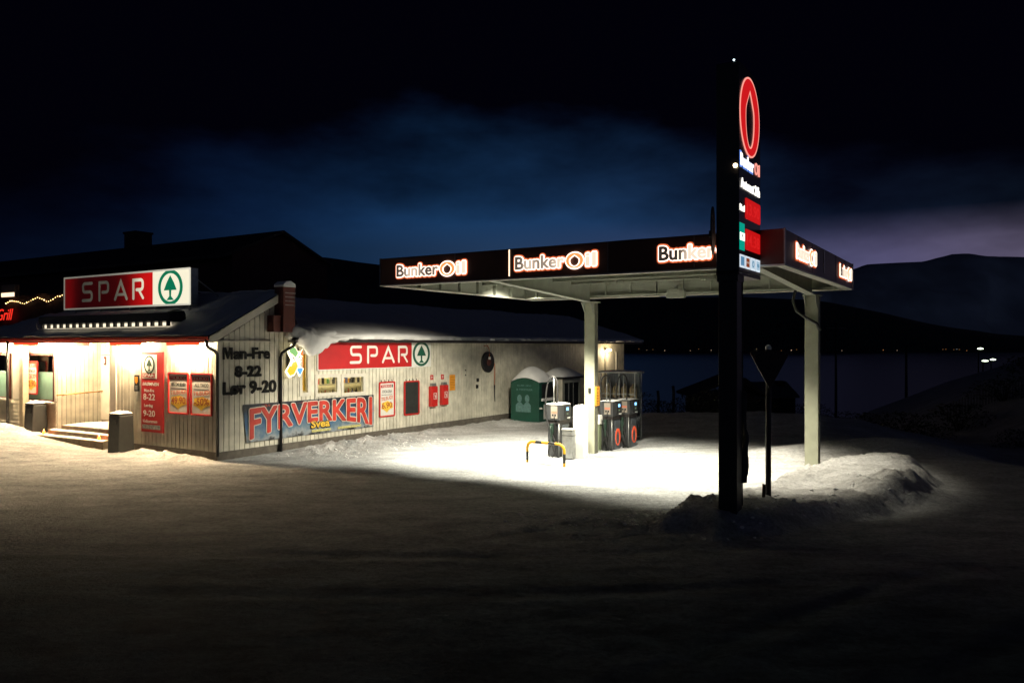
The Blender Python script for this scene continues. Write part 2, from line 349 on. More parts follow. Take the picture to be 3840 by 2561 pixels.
def ground_mat():
    m = bpy.data.materials.new('trodden snow'); m.use_nodes = True; t = m.node_tree; n = t.nodes; l = t.links; b = n['Principled BSDF']
    b.inputs['Roughness'].default_value = .9; b.inputs['Specular IOR Level'].default_value = .08
    tcn = n.new('ShaderNodeTexCoord'); mpn = n.new('ShaderNodeMapping'); mpn.inputs['Rotation'].default_value = (0, 0, R(-14)); mpn.inputs['Scale'].default_value = (.8, 1.9, 1)
    l.new(tcn.outputs['Object'], mpn.inputs[0])
    a = n.new('ShaderNodeTexNoise'); a.inputs['Scale'].default_value = 1.1; a.inputs['Detail'].default_value = 8; a.inputs['Roughness'].default_value = .68
    l.new(mpn.outputs[0], a.inputs['Vector'])
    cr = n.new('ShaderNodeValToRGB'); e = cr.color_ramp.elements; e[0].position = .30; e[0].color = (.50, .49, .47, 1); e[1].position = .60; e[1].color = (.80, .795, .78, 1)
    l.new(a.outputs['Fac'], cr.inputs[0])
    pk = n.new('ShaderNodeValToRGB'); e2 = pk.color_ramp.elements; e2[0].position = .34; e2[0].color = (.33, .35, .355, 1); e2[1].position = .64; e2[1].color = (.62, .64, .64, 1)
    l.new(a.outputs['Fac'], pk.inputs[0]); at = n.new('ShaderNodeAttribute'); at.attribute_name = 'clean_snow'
    ic = n.new('ShaderNodeValToRGB'); e3 = ic.color_ramp.elements; e3[0].position = .36; e3[0].color = (.045, .075, .098, 1); e3[1].position = .64; e3[1].color = (.115, .185, .235, 1); l.new(a.outputs['Fac'], ic.inputs[0])  # dark bluish ramp: light falling off toward the camera, put into the colour
    at3 = n.new('ShaderNodeAttribute'); at3.attribute_name = 'fore_falloff'; mi = n.new('ShaderNodeMix'); mi.data_type = 'RGBA'; l.new(at3.outputs['Fac'], mi.inputs['Factor']); l.new(pk.outputs[0], mi.inputs[6]); l.new(ic.outputs[0], mi.inputs[7])
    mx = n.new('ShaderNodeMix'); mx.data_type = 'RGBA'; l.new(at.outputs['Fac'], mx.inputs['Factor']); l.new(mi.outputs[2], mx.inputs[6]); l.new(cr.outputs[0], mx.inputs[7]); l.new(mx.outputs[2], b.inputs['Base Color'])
    sp = n.new('ShaderNodeTexNoise'); sp.inputs['Scale'].default_value = 11; sp.inputs['Detail'].default_value = 10; sp.inputs['Roughness'].default_value = .8; l.new(tcn.outputs['Object'], sp.inputs['Vector'])
    sr = n.new('ShaderNodeValToRGB'); sr.color_ramp.elements[0].position = .34; sr.color_ramp.elements[0].color = (.42, .42, .43, 1); sr.color_ramp.elements[1].position = .56; sr.color_ramp.elements[1].color = (1, 1, 1, 1); l.new(sp.outputs['Fac'], sr.inputs[0])
    mm = n.new('ShaderNodeMix'); mm.data_type = 'RGBA'; mm.blend_type = 'MULTIPLY'; mm.inputs['Factor'].default_value = .85; l.new(mx.outputs[2], mm.inputs[6]); l.new(sr.outputs[0], mm.inputs[7]); l.new(mm.outputs[2], b.inputs['Base Color'])
    c = n.new('ShaderNodeTexNoise'); c.inputs['Scale'].default_value = 16; c.inputs['Detail'].default_value = 9; c.inputs['Roughness'].default_value = .7; l.new(tcn.outputs['Object'], c.inputs['Vector'])
    bp = n.new('ShaderNodeBump'); bp.inputs['Strength'].default_value = .9; bp.inputs['Distance'].default_value = .06
    l.new(c.outputs['Fac'], bp.inputs['Height']); l.new(bp.outputs[0], b.inputs['Normal']); return m
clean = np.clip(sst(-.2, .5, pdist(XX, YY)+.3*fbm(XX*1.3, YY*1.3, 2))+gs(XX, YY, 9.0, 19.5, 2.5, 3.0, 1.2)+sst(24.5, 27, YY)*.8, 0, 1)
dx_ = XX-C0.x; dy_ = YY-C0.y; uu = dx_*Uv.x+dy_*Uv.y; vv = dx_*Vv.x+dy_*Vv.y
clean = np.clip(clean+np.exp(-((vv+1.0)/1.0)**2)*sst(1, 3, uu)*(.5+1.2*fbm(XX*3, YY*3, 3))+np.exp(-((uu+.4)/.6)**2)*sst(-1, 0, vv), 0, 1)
road = sst(14.0, 8.0, YY+.12*XX+1.2*fbm(XX*.25, YY*.25, 3))          # foreground darkened in the colour in place of light falling off
at2 = me.attributes.new('fore_falloff', 'FLOAT', 'POINT'); at2.data.foreach_set('value', road.ravel())
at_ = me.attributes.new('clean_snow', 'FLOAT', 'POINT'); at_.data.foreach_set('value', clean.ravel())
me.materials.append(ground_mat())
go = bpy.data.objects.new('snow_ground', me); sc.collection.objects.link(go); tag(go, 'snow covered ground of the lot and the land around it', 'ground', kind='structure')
# fjord
wm = mat('fjord water', (.002, .004, .008), .3, var=0, bump=.6, bscale=.25)
mb = MB(); mb.add([(-3000, 40, -6), (4000, 40, -6), (4000, 4200, -6), (-3000, 4200, -6)], [(0, 1, 2, 3)])
wm.node_tree.nodes['Principled BSDF'].inputs['Specular IOR Level'].default_value = .28
tag(mb.build('water', wm), 'dark blue fjord water behind the station', 'water', kind='structure')
# mountains: ridge profiles as (x pixel-free bearing in metres, crest height)
def ridge(name, label, Y, prof, depth, m, base=-8, rough=1.0, seed=0):
    px = np.array([p[0] for p in prof]); pz = np.array([p[1] for p in prof]); mb = MB(); nu, nv = 150, 14
    def fn(a, b):
        x = px[0]+(px[-1]-px[0])*a; zc = float(np.interp(x, px, pz)); sl = b
        n1 = noise.fractal(Vector((x/220+seed, b*3, seed)), 1.0, 2.0, 5)
        z = base+(zc-base)*math.sin(min(1, sl*1.25)*math.pi/2)*(1 if sl < .8 else 1-.3*(sl-.8)) + n1*rough*(zc-base)*.05*min(1, sl*4)
        return (x*(1+.0*b), Y+depth*b+n1*depth*.12, z)
    mb.grid(fn, nu, nv); return tag(mb.build(name, m), label, 'mountain', kind='structure')
MTS = mat('snowy mountain side', (.55, .60, .68), .9, var=.25, scale=.006)
MTD = mat('dark mountain forest', (.035, .037, .04), .95, var=.4, scale=.01)
def pz(Y, pts): return [((x-1175.5)/1829*Y, 2.9+(794-y)/1829*Y) for x, y in pts]
ridge('mountain', 'snow covered mountain with a rounded peak beyond the fjord', 2600, pz(3300, [(1500, 640), (1800, 640), (1930, 628), (2000, 606), (2060, 603), (2110, 601), (2150, 594), (2195, 582), (2240, 588), (2351, 592), (2700, 640), (3200, 700)]), 900, MTS, seed=3, rough=.5)
ridge('mountain', 'low dark forested mountain across the water', 1150, pz(1400, [(-600, 640), (300, 600), (735, 590), (880, 606), (1000, 640), (1180, 662), (1400, 680), (1700, 682), (1880, 690), (2000, 715), (2120, 745), (2250, 765), (2351, 772), (2700, 780), (3300, 785)]), 330, MTD, seed=9)
# ------------------------------------------------------------------ shop building
shop = thing('shop_building', 'single storey cream boarded shop with snow covered roof and lit entrance porch', 'shop', C0, SIDE)
FR = dict(loc=(0, 0, 0), rz=R(-90))          # facade parts: local x runs along the shop front to the right
wo_ = [(3.34, 4.27, 1.45, 2.04), (4.40, 5.41, 1.41, 2.02), (2.74, 3.10, 1.50, 2.74)]
gt = lambda x: 3.02+.536*x if x < 1.85 else max(3.0, 4.0-1.6*(x-1.85))
boards(0, 25.1, .2, gt, wo_).build('wall', CREAM, shop)
bk = backing(0, 25.1, .2, 2.98, wo_, 0.0, .12); bk.prism([(0, 2.985), (2.45, 2.985), (1.85, 3.95)], 0.002, .12); bk.build('wall_backing', GAP, shop)
mb = MB(); mb.box(0, 13.9, -.0, .12, -.5, .2); mb.box(13.9, 25.1, .01, .12, -.5, .2); mb.build('foundation', FOUND, shop)
boards(-4.35, 0, .2, 3.0, [], ).build('wall', CREAM, shop, **FR)
mb = MB(); mb.box(-4.35, 0, 0, .12, .2, 3.0); mb.build('wall_backing', GAP, shop, **FR)
mb = MB(); mb.box(-4.35, -.001, -.012, .12, -.5, .198); mb.build('foundation', FOUND, shop, **FR)
mb = MB(); mb.box(-.032, .09, -.034, -.002, .2, 3.0); mb.box(-.034, -.001, -.032, .10, .201, 2.99); mb.build('corner_board', CREAM2, shop)
mb = MB(); mb.box(-.30, -.0, -.05, -.022, .2, 2.99); mb.build('corner_board', CREAM2, shop, loc=(0, 4.35, 0), rz=R(-90))
# recessed entrance
boards(.27, 1.7, .3, 3.0, [], pitch=.15).build('porch_wall', CREAM, shop, loc=(0, 8.0, 0))
mb = MB(); mb.box(.27, 1.7, 0, .1, .3, 3.0); mb.build('wall_backing', GAP, shop, loc=(0, 8.0, 0))
boards(-8.0, -4.35, .3, 3.0, [(-8.0, -7.0, .3, 2.62)], pitch=.15).build('porch_wall', CREAM, shop, loc=(1.7, 0, 0), rz=R(-90))
mb = MB(); mb.box(-8.0, -4.35, 0, .1, .3, 3.0); mb.build('wall_backing', GAP, shop, loc=(1.7, 0, 0), rz=R(-90))
dr = MB().box(-7.96, -7.02, -.05, -.01, .50, 2.58).build('door', CREAM2, shop, loc=(1.7, 0, 0), rz=R(-90), bevel=.008)
MB().box(-7.12, -7.08, -.12, -.06, 1.3, 1.62).build('handle', STEEL, dr)
MB().box(-7.0, -6.9, -.06, .0, .4, 2.7).build('door_frame', DRED, shop, loc=(1.7, 0, 0), rz=R(-90))
# window bay left of the porch
lo = [(-9.80, -8.10, 1.16, 2.66), (-13.2, -10.75, 1.16, 2.66)]
mb = MB()
for k in range(7):
    z = .28+k*.125; mb.prism_x([(-.03, z), (0.0, z), (0.0, z+.125), (-.008, z+.125)], -14, -8.0)
mb.build('clapboard_wall', CREAM, shop, loc=(.27, 0, 0), rz=R(-90))
mb = backing(-14, -8.0, .0, 3.0, lo, .002, .1); mb.build('wall_backing', GAP, shop, loc=(.27, 0, 0), rz=R(-90))
mb = MB(); mb.box(-14, -8.0, -.03, 0, 2.68, 3.0); mb.box(-8.09, -8.0, -.03, 0, 1.17, 2.68); mb.box(-10.6, -9.95, -.03, 0, 1.17, 2.68); mb.build('trim', CREAM2, shop, loc=(.27, 0, 0), rz=R(-90))
FROST = mat('green tinted film', (.17, .30, .24), .4, var=.12, scale=3)
ROOMW = mat('dim room wall', (.30, .27, .2), .8, var=.2)
for x0, x1, z0, z1 in lo:
    f = MB(); f.ring(rrect(x0, x1, z0, z1, .01, 1), rrect(x0+.05, x1-.05, z0+.05, z1-.06, .01, 1), -.045, .02)
    f = f.build('window', DRED, shop, loc=(.27, 0, 0), rz=R(-90))
    MB().box(x0-.04, x1+.04, -.14, -.03, z0-.05, z0-.002).build('sill', CREAM2, f)
    MB().box(x0+.05, x1-.05, .028, .034, z0+.05, 2.08).build('frosted_pane', FROST, f)
    MB().box(x0+.05, x1-.05, .02, .026, 2.085, z1-.06).build('pane', mat('clear glass', (.9, .95, .93), .03, trans=1, var=0), f)
    MB().box(x0+.1, x1-.1, .9, .95, z0, z1).build('room_wall', ROOMW, f)
    s = MB(); s.grid(lambda a, b: (x0-.04+(x1-x0+.08)*a, -.13+.09*b, z0+.035*math.sin(math.pi*min(1, .15+b))*(.6+.8*noise.noise(Vector((a*9, b, x0))))), 24, 4); s.build('snow_on_sill', SNOW, f)
# soffit, gutter and roof of the front wing
MB().box(-.33, 1.7, -.1, 14.4, 3.0, 3.03).build('soffit', CREAM2, shop)
MB().box(-.36, -.335, -.18, 14.5, 2.99, 3.13).build('fascia_board', GUTRED, shop)
mb = MB(); mb.prism([(-.47, 3.13), (-.46, 3.06), (-.42, 3.03), (-.38, 3.06), (-.37, 3.13), (-.385, 3.13), (-.42, 3.05), (-.455, 3.13)], -.2, 14.5); mb.build('gutter', GUTRED, shop)
mb = MB(); mb.prism([(-.40, 3.14), (1.87, 4.33), (2.5, 3.35), (2.45, 3.25), (1.85, 4.2), (-.34, 3.04)], -.16, 8.0)
mb.add([(-.40, 8.001, 3.14), (1.87, 8.001, 4.33), (2.5, 8.001, 3.35), (4.2, 12.4, 3.14), (-.40, 12.4, 3.14)], [(0, 1, 4), (1, 3, 4), (1, 2, 3)]); mb.box(-.40, 4.2, 8.1, 14.5, 3.04, 3.13); mb.build('roof', ROOFM, shop)
mb = MB(); mb.prism([(-.40, 2.98), (-.40, 3.12), (1.85, 4.31), (2.0, 4.24), (2.0, 4.02), (1.85, 4.09), (-.25, 2.98)], -.2, -.165); mb.build('bargeboard', CREAM2, shop)
mb = MB(); mb.prism([(2.2, 3.0), (2.2, 3.14), (26.6, 3.14), (26.6, 3.0)], -.42, -.36); mb.build('fascia_board', DARK, shop)
mb = MB(); mb.prism_x([(-.38, 3.02), (-.40, 3.10), (4.0, 4.42), (8.2, 3.1), (8.2, 3.0), (4.0, 4.3)], 2.25, 26.6); mb.build('roof', ROOFM, shop)
MB().box(2.3, 26.5, -.36, .0, 3.0, 3.015).build('soffit', CREAM2, shop)
# gable and back filling under the long roof
mb = MB(); mb.box(25.0, 25.1, .13, 8, -.3, 3.0); mb.prism_x([(-.0, 3.0), (8, 3.0), (4, 4.25)], 25.0, 25.09); mb.build('end_wall', CREAM, shop)
mb = MB(); mb.box(4, 25, 8.05, 8.15, -.3, 3.0); mb.build('rear_wall', CREAM, shop)
def roofsnow(fn, nu, nv, name='roof_snow'): 
    m_ = MB(); m_.grid(fn, nu, nv); return m_.build(name, SNOW, shop)
def fn(a, b):            # long roof, eave edge at b=0
    u_ = 2.3+24.3*a; n1 = noise.fractal(Vector((u_*1.4, 3.1, b*6)), 1, 2, 4); n2 = noise.noise(Vector((u_*.35, 1, b*2)))
    ex = .10*noise.noise(Vector((u_*.8, 7, 0)))+.05*n1
    if b < .02: return (u_, -.40, 3.10)
    if b < .06: return (u_, -.47-ex*.6, 3.10+.02*n1)
    if b < .10: return (u_, -.48-ex*.6, 3.19+.03*n1)
    t = (b-.1)/.9; v_ = -.40+t*4.42; return (u_, v_, 3.12+.3*(v_+.4)+.13+.05*n2+.025*n1)
roofsnow(fn, 420, 40)
def fn(a, b):            # front slope of the entrance wing
    v_ = -.17+14.6*a; n1 = noise.fractal(Vector((v_*1.3, 9.1, b*4)), 1, 2, 4)
    if b < .03: return (-.40, v_, 3.14)
    if b < .08: return (-.47-.04*n1, v_, 3.17+.04*n1)
    t = (b-.08)/.92; u_ = -.43+t*2.32; side = min(1, a*14.6/.25)
    hp = max(.02, (12.4-v_)*.516) if v_ > 8 else 9
    return (u_, v_, 3.13+.524*min(u_+.4, hp)+(.10+.06*n1+.05*noise.noise(Vector((v_*.4, u_, 2))))*(.15+.85*side))
roofsnow(fn, 240, 26)
def fn(a, b):
    v_ = -.17+14.6*a; u_ = 1.88+.66*b; n1 = noise.fractal(Vector((v_*1.3, u_, 4)), 1, 2, 4); hp = max(.02, (12.4-v_)*.516) if v_ > 8 else 9
    return (u_, v_, min(4.35-1.45*(u_-1.88), 3.13+.524*hp)+.10+.05*n1)
roofsnow(fn, 120, 16)
# curled snow overhang dropping past the eave
mb = MB()
for (a, b, c, rx, ry, rz_) in [(2.75, -.15, 3.22, .62, .34, .24), (3.1, -.35, 3.12, .55, .24, .20), (2.62, -.38, 3.10, .34, .22, .26), (2.72, -.46, 2.95, .26, .16, .28), (2.95, -.46, 2.90, .30, .15, .24), (3.2, -.44, 2.96, .28, .14, .16),
                               (2.5, -.42, 3.18, .30, .2, .22), (2.75, -.48, 2.76, .17, .11, .16), (3.5, -.40, 3.08, .4, .18, .12), (3.9, -.38, 3.12, .5, .16, .09), (2.35, -.30, 3.28, .26, .24, .2), (3.3, -.1, 3.25, .8, .4, .16)]:
    mb.lathe([(math.sin(math.pi*k/10)+1e-3, -math.cos(math.pi*k/10)) for k in range(11)], 18)
    n_ = 18*11; mb.v[-n_:] = [(a+p[0]*rx, b+p[1]*ry, c+p[2]*rz_) for p in mb.v[-n_:]]
o = mb.build('snow_overhang', SNOW, shop); rm = o.modifiers.new('r', 'REMESH'); rm.mode = 'VOXEL'; rm.voxel_size = .035; rm.use_smooth_shade = True
smo = o.modifiers.new('s', 'SMOOTH'); smo.iterations = 6
tx = bpy.data.textures.new('lumps', 'CLOUDS'); tx.noise_scale = .22; dm = o.modifiers.new('d', 'DISPLACE'); dm.texture = tx; dm.strength = .07
# chimney flue in dark red boards
mb = MB(); mb.box(1.80, 2.22, -.40, -.05, 3.28, 4.52); ch = mb.build('chimney', DRED, shop, bevel=.01)
mb = MB(); mb.box(1.55, 1.795, -.30, -.05, 3.28, 3.72); mb.build('flue_box', DRED, shop)
mb = MB()
for k in range(4): mb.box(1.86, 2.235, -.412, -.06, 4.0+k*.11, 4.022+k*.11)
mb.build('louvre', STEEL, ch)
mb = MB(); mb.prism([(1.78, 4.5), (2.24, 4.5), (2.22, 4.60), (2.06, 4.68), (1.9, 4.66), (1.79, 4.58)], -.42, -.03); mb.build('snow_cap', SNOW, ch, bevel=.02)
# downpipes
mb = MB(); mb.tube([(-.42, -.12, 3.06), (-.42, -.12, 2.93), (-.36, -.1, 2.86), (-.16, -.08, 2.78), (-.07, -.07, 2.70), (-.06, -.07, 2.6), (-.06, -.07, .1)], .042, 12); mb.build('downpipe', BLACK, shop)
mb = MB(); mb.tube([(2.22, -.42, 3.12), (2.22, -.42, 3.02)], .10, 10, r2=.05); mb.tube([(2.22, -.42, 3.03), (2.2, -.36, 2.9), (2.1, -.18, 2.78), (2.03, -.09, 2.70), (2.0, -.08, 2.6), (2.0, -.08, .0)], .042, 12); mb.build('downpipe', BLACK, shop)
mb = MB(); mb.tube([(-.42, 9.55, 3.06), (-.42, 9.55, .25)], .04, 12); mb.build('downpipe', BLACK, shop)
# porch posts
MB().box(-.10, .08, 9.28, 9.48, .0, 3.0).build('post', mat('bare cream post', (.50, .43, .30), .6, var=.15), shop)
# side windows with frames
for i, (x0, x1, z0, z1) in enumerate(wo_):
    f = MB(); b_ = .075; f.ring(rrect(x0-.03, x1+.03, z0-.03, z1+.03, .005, 1), rrect(x0+b_, x1-b_, z0+b_, z1-b_, .005, 1), -.05, .04)
    f = f.build('window', CREAM2, shop)
    MB().box(x0+b_, x1-b_, .0, .006, z0+b_, z1-b_).build('pane', _m['clear glass'], f)
CREAMIN = mat('lit interior paint', (.75, .68, .48), .7, var=.08)
mb = MB(); mb.box(2.6, 7.4, .85, .9, 1.3, 2.85); mb.box(2.55, 2.6, .14, .9, 1.3, 2.85); mb.box(7.4, 7.45, .14, .9, 1.3, 2.85); mb.box(2.6, 7.4, .14, .85, 1.27, 1.3); mb.box(2.6, 7.4, .14, .85, 2.85, 2.88); mb.build('display_recess', CREAMIN, shop)
for x in (3.0, 3.9, 4.9, 6.0):
    l = bpy.data.lights.new('display_light', 'AREA'); l.energy = 26; l.size = .35; l.color = (1, .84, .5); lo_ = bpy.data.objects.new('display_light', l); sc.collection.objects.link(lo_); lo_.parent = shop; lo_.location = (x, .5, 2.8)
mb = MB(); mb.box(2.75, 2.95, .1, .2, 2.15, 2.65); tag(mb.build('price_card', RED, loc=C0, rz=SIDE), 'red card hanging inside the narrow side window', 'card')
tag(MB().box(3.0, 3.06, .09, .15, 1.62, 2.7).build('display_strip', YEL, loc=C0, rz=SIDE), 'tall yellow strip inside the narrow side window', 'display strip')
# shelf and goods in the two small windows
tag(MB().box(3.3, 7.2, .40, .8, 1.715, 1.745).build('shelf', CREAM2, loc=C0, rz=SIDE), 'pale shelf board across the two small lit side windows', 'shelf')
rnd = random.Random(5)
cols = [(.02, .02, .025), (.03, .03, .02), (.5, .06, .03), (.7, .6, .4), (.05, .05, .06), (.75, .7, .6), (.6, .3, .04), (.12, .25, .12), (.1, .12, .3), (.7, .65, .3)]
gl = ['packet on the upper shelf behind the small side windows', 'bottle on the lower ledge behind the small side windows']
x = 3.42
while x < 6.9:
    for lv, z in ((0, 1.741), (1, 1.30)):
        wd = rnd.uniform(.05, .11); hh = rnd.uniform(.12, .24) if lv == 0 else rnd.uniform(.18, .36); c_ = rnd.choice(cols)
        m_ = mat('goods %.2f %.2f' % (c_[0], c_[1]), c_, .5)
        if lv == 0: o = MB().box(-wd/2, wd/2, -.05, .05, 0, hh).build('packet', m_, loc=W(x, .56, z+.006), rz=SIDE, bevel=.006)
        else: o = MB().lathe([(wd*.4, 0), (wd*.42, hh*.6), (wd*.15, hh*.78), (wd*.15, hh)], 10).build('bottle', m_, loc=W(x, .4+rnd.uniform(0, .2), z), rz=SIDE)
        o['label'] = gl[lv]; o['category'] = ('packet', 'bottle')[lv]; o['group'] = 'goods in the small side windows'
    x += rnd.uniform(.085, .13)
# steps and landing
ST = mat('worn concrete step', (.22, .18, .13), .9, var=.3, bump=.5)
mb = MB()
for k, (u0, z1) in enumerate(((-.42, .225), (-.12, .35), (.18, .475))): mb.box(u0, 1.7, 4.36+.0*k, 7.95-.18*k if k else 8.3, -.2+.001*k, z1)
tag(mb.build('entrance_steps', ST, loc=C0, rz=SIDE, bevel=.015), 'three snow dusted concrete steps up to the shop entrance', 'steps')
mb = MB()
def sn(u0, u1, v0, v1, z):
    mb.grid(lambda a, b: (u0+(u1-u0)*a, v0+(v1-v0)*b, z+.022*math.sin(math.pi*min(1, max(0, a)))+.012*noise.noise(Vector((a*3, b*14, z*9)))), 6, 40)
sn(-.41, -.13, 4.4, 8.25, .228); sn(-.11, .17, 4.4, 7.7, .353); sn(.2, 1.68, 4.4, 7.55, .48)
tag(mb.build('snow_on_steps', SNOW, loc=C0, rz=SIDE), 'thin trodden snow lying on the entrance steps', 'snow', kind='stuff')
h = thing('handrail', 'brass coloured handrail on the porch wall beside the steps', 'handrail', W(.22, 7.9, 1.38), SIDE)
MB().tube([(0, 0, 0), (.02, -.05, .0), (1.5, -.05, .06), (1.55, 0, .06)], .022).build('rail', mat('brass rail', (.5, .28, .08), .4, .6), h)
for k in range(4): MB().tube([(.2+k*.38, .06, -.03+k*.015), (.2+k*.38, -.05, -.02+k*.015)], .01, 6).build('bracket', STEEL, h)
# ------------------------------------------------------------------ lit tubes under the front eave
TUBE = emis('fluorescent tube', (1.0, .74, .44), 1500, True)
tubes = [(1.71, .35, 'rightmost eave tube light above the two framed posters'), (4.27, 2.79, 'eave tube light above the tall red hours sign'), (6.88, 5.4, 'eave tube light above the porch opening and its steps'), (9.5, 8.0, 'eave tube light above the left window behind the wooden post'), (12.1, 10.6, 'leftmost eave tube light at the edge of the picture')]
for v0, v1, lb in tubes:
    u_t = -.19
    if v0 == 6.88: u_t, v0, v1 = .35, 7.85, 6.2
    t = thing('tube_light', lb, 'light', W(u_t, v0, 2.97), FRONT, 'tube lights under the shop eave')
    L_ = v0-v1
    MB().box(0, L_, -.05, .05, -.0, .028).build('housing', CREAM2, t)
    MB().tube([(.04, 0, -.035), (L_-.04, 0, -.035)], .014, 10).build('tube', TUBE, t)
    MB().box(0, L_, -.085, -.075, -.0625, .028).build('added_shield', mat('added red glow', (.5, .03, .02), .4, em=(1, .08, .025), es=1.3, var=0), t)  # added strip: screens the tubes from the lot, glows red as halation
# ------------------------------------------------------------------ pine tree emblem and letter shapes
def arc(cx, cz, r, a0, a1, n=6): return [(cx+r*math.cos(R(a0+(a1-a0)*k/n)), cz+r*math.sin(R(a0+(a1-a0)*k/n))) for k in range(n+1)]
def spar(parent, x0, z0, s, y0, y1, m, gapx=1.0, sx=1.0, name='letter'):
    S = [(.78, .92)]+arc(.22, .76, .16, 90, 180)+arc(.22, .64, .14, 180, 270)+arc(.62, .34, .16, 90, 0)+arc(.62, .24, .16, 0, -90)+[(.04, .08)]
    P = [(.10, .06)]+[(.10, .92)]+arc(.62, .76, .16, 90, 0)+arc(.62, .60, .16, 0, -90)+[(.34, .44)]
    A = [(.02, .06), (.46, .90), (.90, .06)]
    Rr = [(.10, .06)]+[(.10, .92)]+arc(.62, .76, .16, 90, 0)+arc(.62, .62, .16, 0, -90)+[(.34, .46)]
    for i, (pth, extra) in enumerate(((S, None), (P, None), (A, [(.22, .28), (.70, .28)]), (Rr, [(.50, .44), (.80, .06)]))):
        T = lambda p: (x0+(i*gapx+p[0])*s*sx, z0+p[1]*s)
        q_ = MB(); q_.ribbon([T(p) for p in pth], .15*s, y0, y1)
        if extra: q_.ribbon([T(p) for p in extra], .13*s, y0+.0015, y1)
        q_.build(name, m, parent)
def emblem(parent, cx, cz, a, b, y, g, wht, dth=.01):
    MB().prism(ell(cx, cz, a*.88, b*.88), y-.002, y+dth).build('emblem_ground', wht, parent)
    MB().ring(ell(cx, cz, a, b), ell(cx, cz, a*.78, b*.80), y-.006, y+dth).build('emblem_ring', g, parent)
    q_ = MB(); q_.prism([(cx-a*.52, cz-b*.16), (cx+a*.52, cz-b*.16), (cx+a*.30, cz+b*.26), (cx, cz+b*.68), (cx-a*.30, cz+b*.26)], y-.007, y+dth)
    q_.prism([(cx-a*.09, cz-b*.162), (cx-a*.07, cz-b*.5), (cx-a*.3, cz-b*.72), (cx+a*.3, cz-b*.72), (cx+a*.07, cz-b*.5), (cx+a*.09, cz-b*.162)], y-.0075, y+dth)
    q_.build('emblem_tree', g, parent)
# roof sign : light box with failing tubes, so its glow is uneven along its length
def boxlit(name, col, stops, axis_len, emc=None):
    m = mat(name, col, .5, var=.05); n = m.node_tree.nodes; l = m.node_tree.links; b = n['Principled BSDF']
    t_ = n.new('ShaderNodeTexCoord'); s_ = n.new('ShaderNodeSeparateXYZ'); l.new(t_.outputs['Object'], s_.inputs[0])
    dv = n.new('ShaderNodeMath'); dv.operation = 'DIVIDE'; dv.inputs[1].default_value = axis_len; l.new(s_.outputs[0], dv.inputs[0])
    nz = n.new('ShaderNodeTexNoise'); nz.inputs['Scale'].default_value = 1.6; l.new(t_.outputs['Object'], nz.inputs['Vector'])
    ad = n.new('ShaderNodeMath'); ad.operation = 'MULTIPLY_ADD'; ad.inputs[1].default_value = .06; l.new(nz.outputs['Fac'], ad.inputs[0]); l.new(dv.outputs[0], ad.inputs[2])
    cr = n.new('ShaderNodeValToRGB'); cr.color_ramp.interpolation = 'B_SPLINE'
    while len(cr.color_ramp.elements) < len(stops): cr.color_ramp.elements.new(.5)
    for e, (p, c) in zip(cr.color_ramp.elements, stops): e.position = p; e.color = (c, c, c, 1)
    l.new(ad.outputs[0], cr.inputs[0]); l.new(cr.outputs[0], b.inputs['Emission Strength']); b.inputs['Emission Color'].default_value = (*(emc or col), 1); return m
SL = 6.35
st = [(0, .06), (.07, .32), (.13, .05), (.20, .03), (.28, .08), (.40, .04), (.56, .10), (.66, .75), (.74, 1.0)]
rs_red = boxlit('lit red sign face', (.14, .006, .005), [(0, .06), (.07, .22), (.13, .04), (.20, .02), (.30, .045), (.42, .03), (.56, .08), (.66, .7), (.74, 1.0)], SL, (.62, .006, .006)); rs_wh = boxlit('lit white sign face', (.25, .24, .2), st, SL, (.95, .88, .66))
rs_g = boxlit('lit green sign film', (.01, .14, .07), st, SL, (.002, .16, .075))
s = thing('roof_sign', 'large half lit red and white shop sign standing on legs on the roof', 'sign', W(.8, 8.52, 4.04), FRONT)
MB().box(0, SL, .0, .24, 0, 1.03).build('case', STEEL, s, bevel=.01)
MB().box(.04, 4.62, -.012, -.001, .05, .98).build('face', rs_red, s)
MB().box(4.63, SL-.03, -.012, -.001, .02, 1.01).build('face', rs_wh, s)
f = MB(); f.ring(rrect(-.005, SL+.005, -.005, 1.035, .01, 1), rrect(.035, SL-.025, .045, .985, .01, 1), -.03, -.0125); f.build('edge_trim', boxlit('lit sign border', (.4, .38, .33), [(0, .22), (.3, .12), (.6, .3), (1, .8)], SL, (.9, .85, .7)), s)
spar(s, 1.02, .22, .62, -.02, -.0125, rs_wh, 1.30, 1.08)
emblem(s, 5.45, .515, .56, .50, -.014, rs_g, rs_wh, .001)
mb = MB()
for x in (.5, 1.9, 3.4, 4.65, 6.2): mb.box(x-.02, x+.02, .05, .09, -.45, 0)
mb.build('leg', STEEL, s)
for x in (6.28, .3): MB().tube([(x, .2, .75), (x+.0, 1.35, .05)], .022, 6).build('brace', STEEL, s)
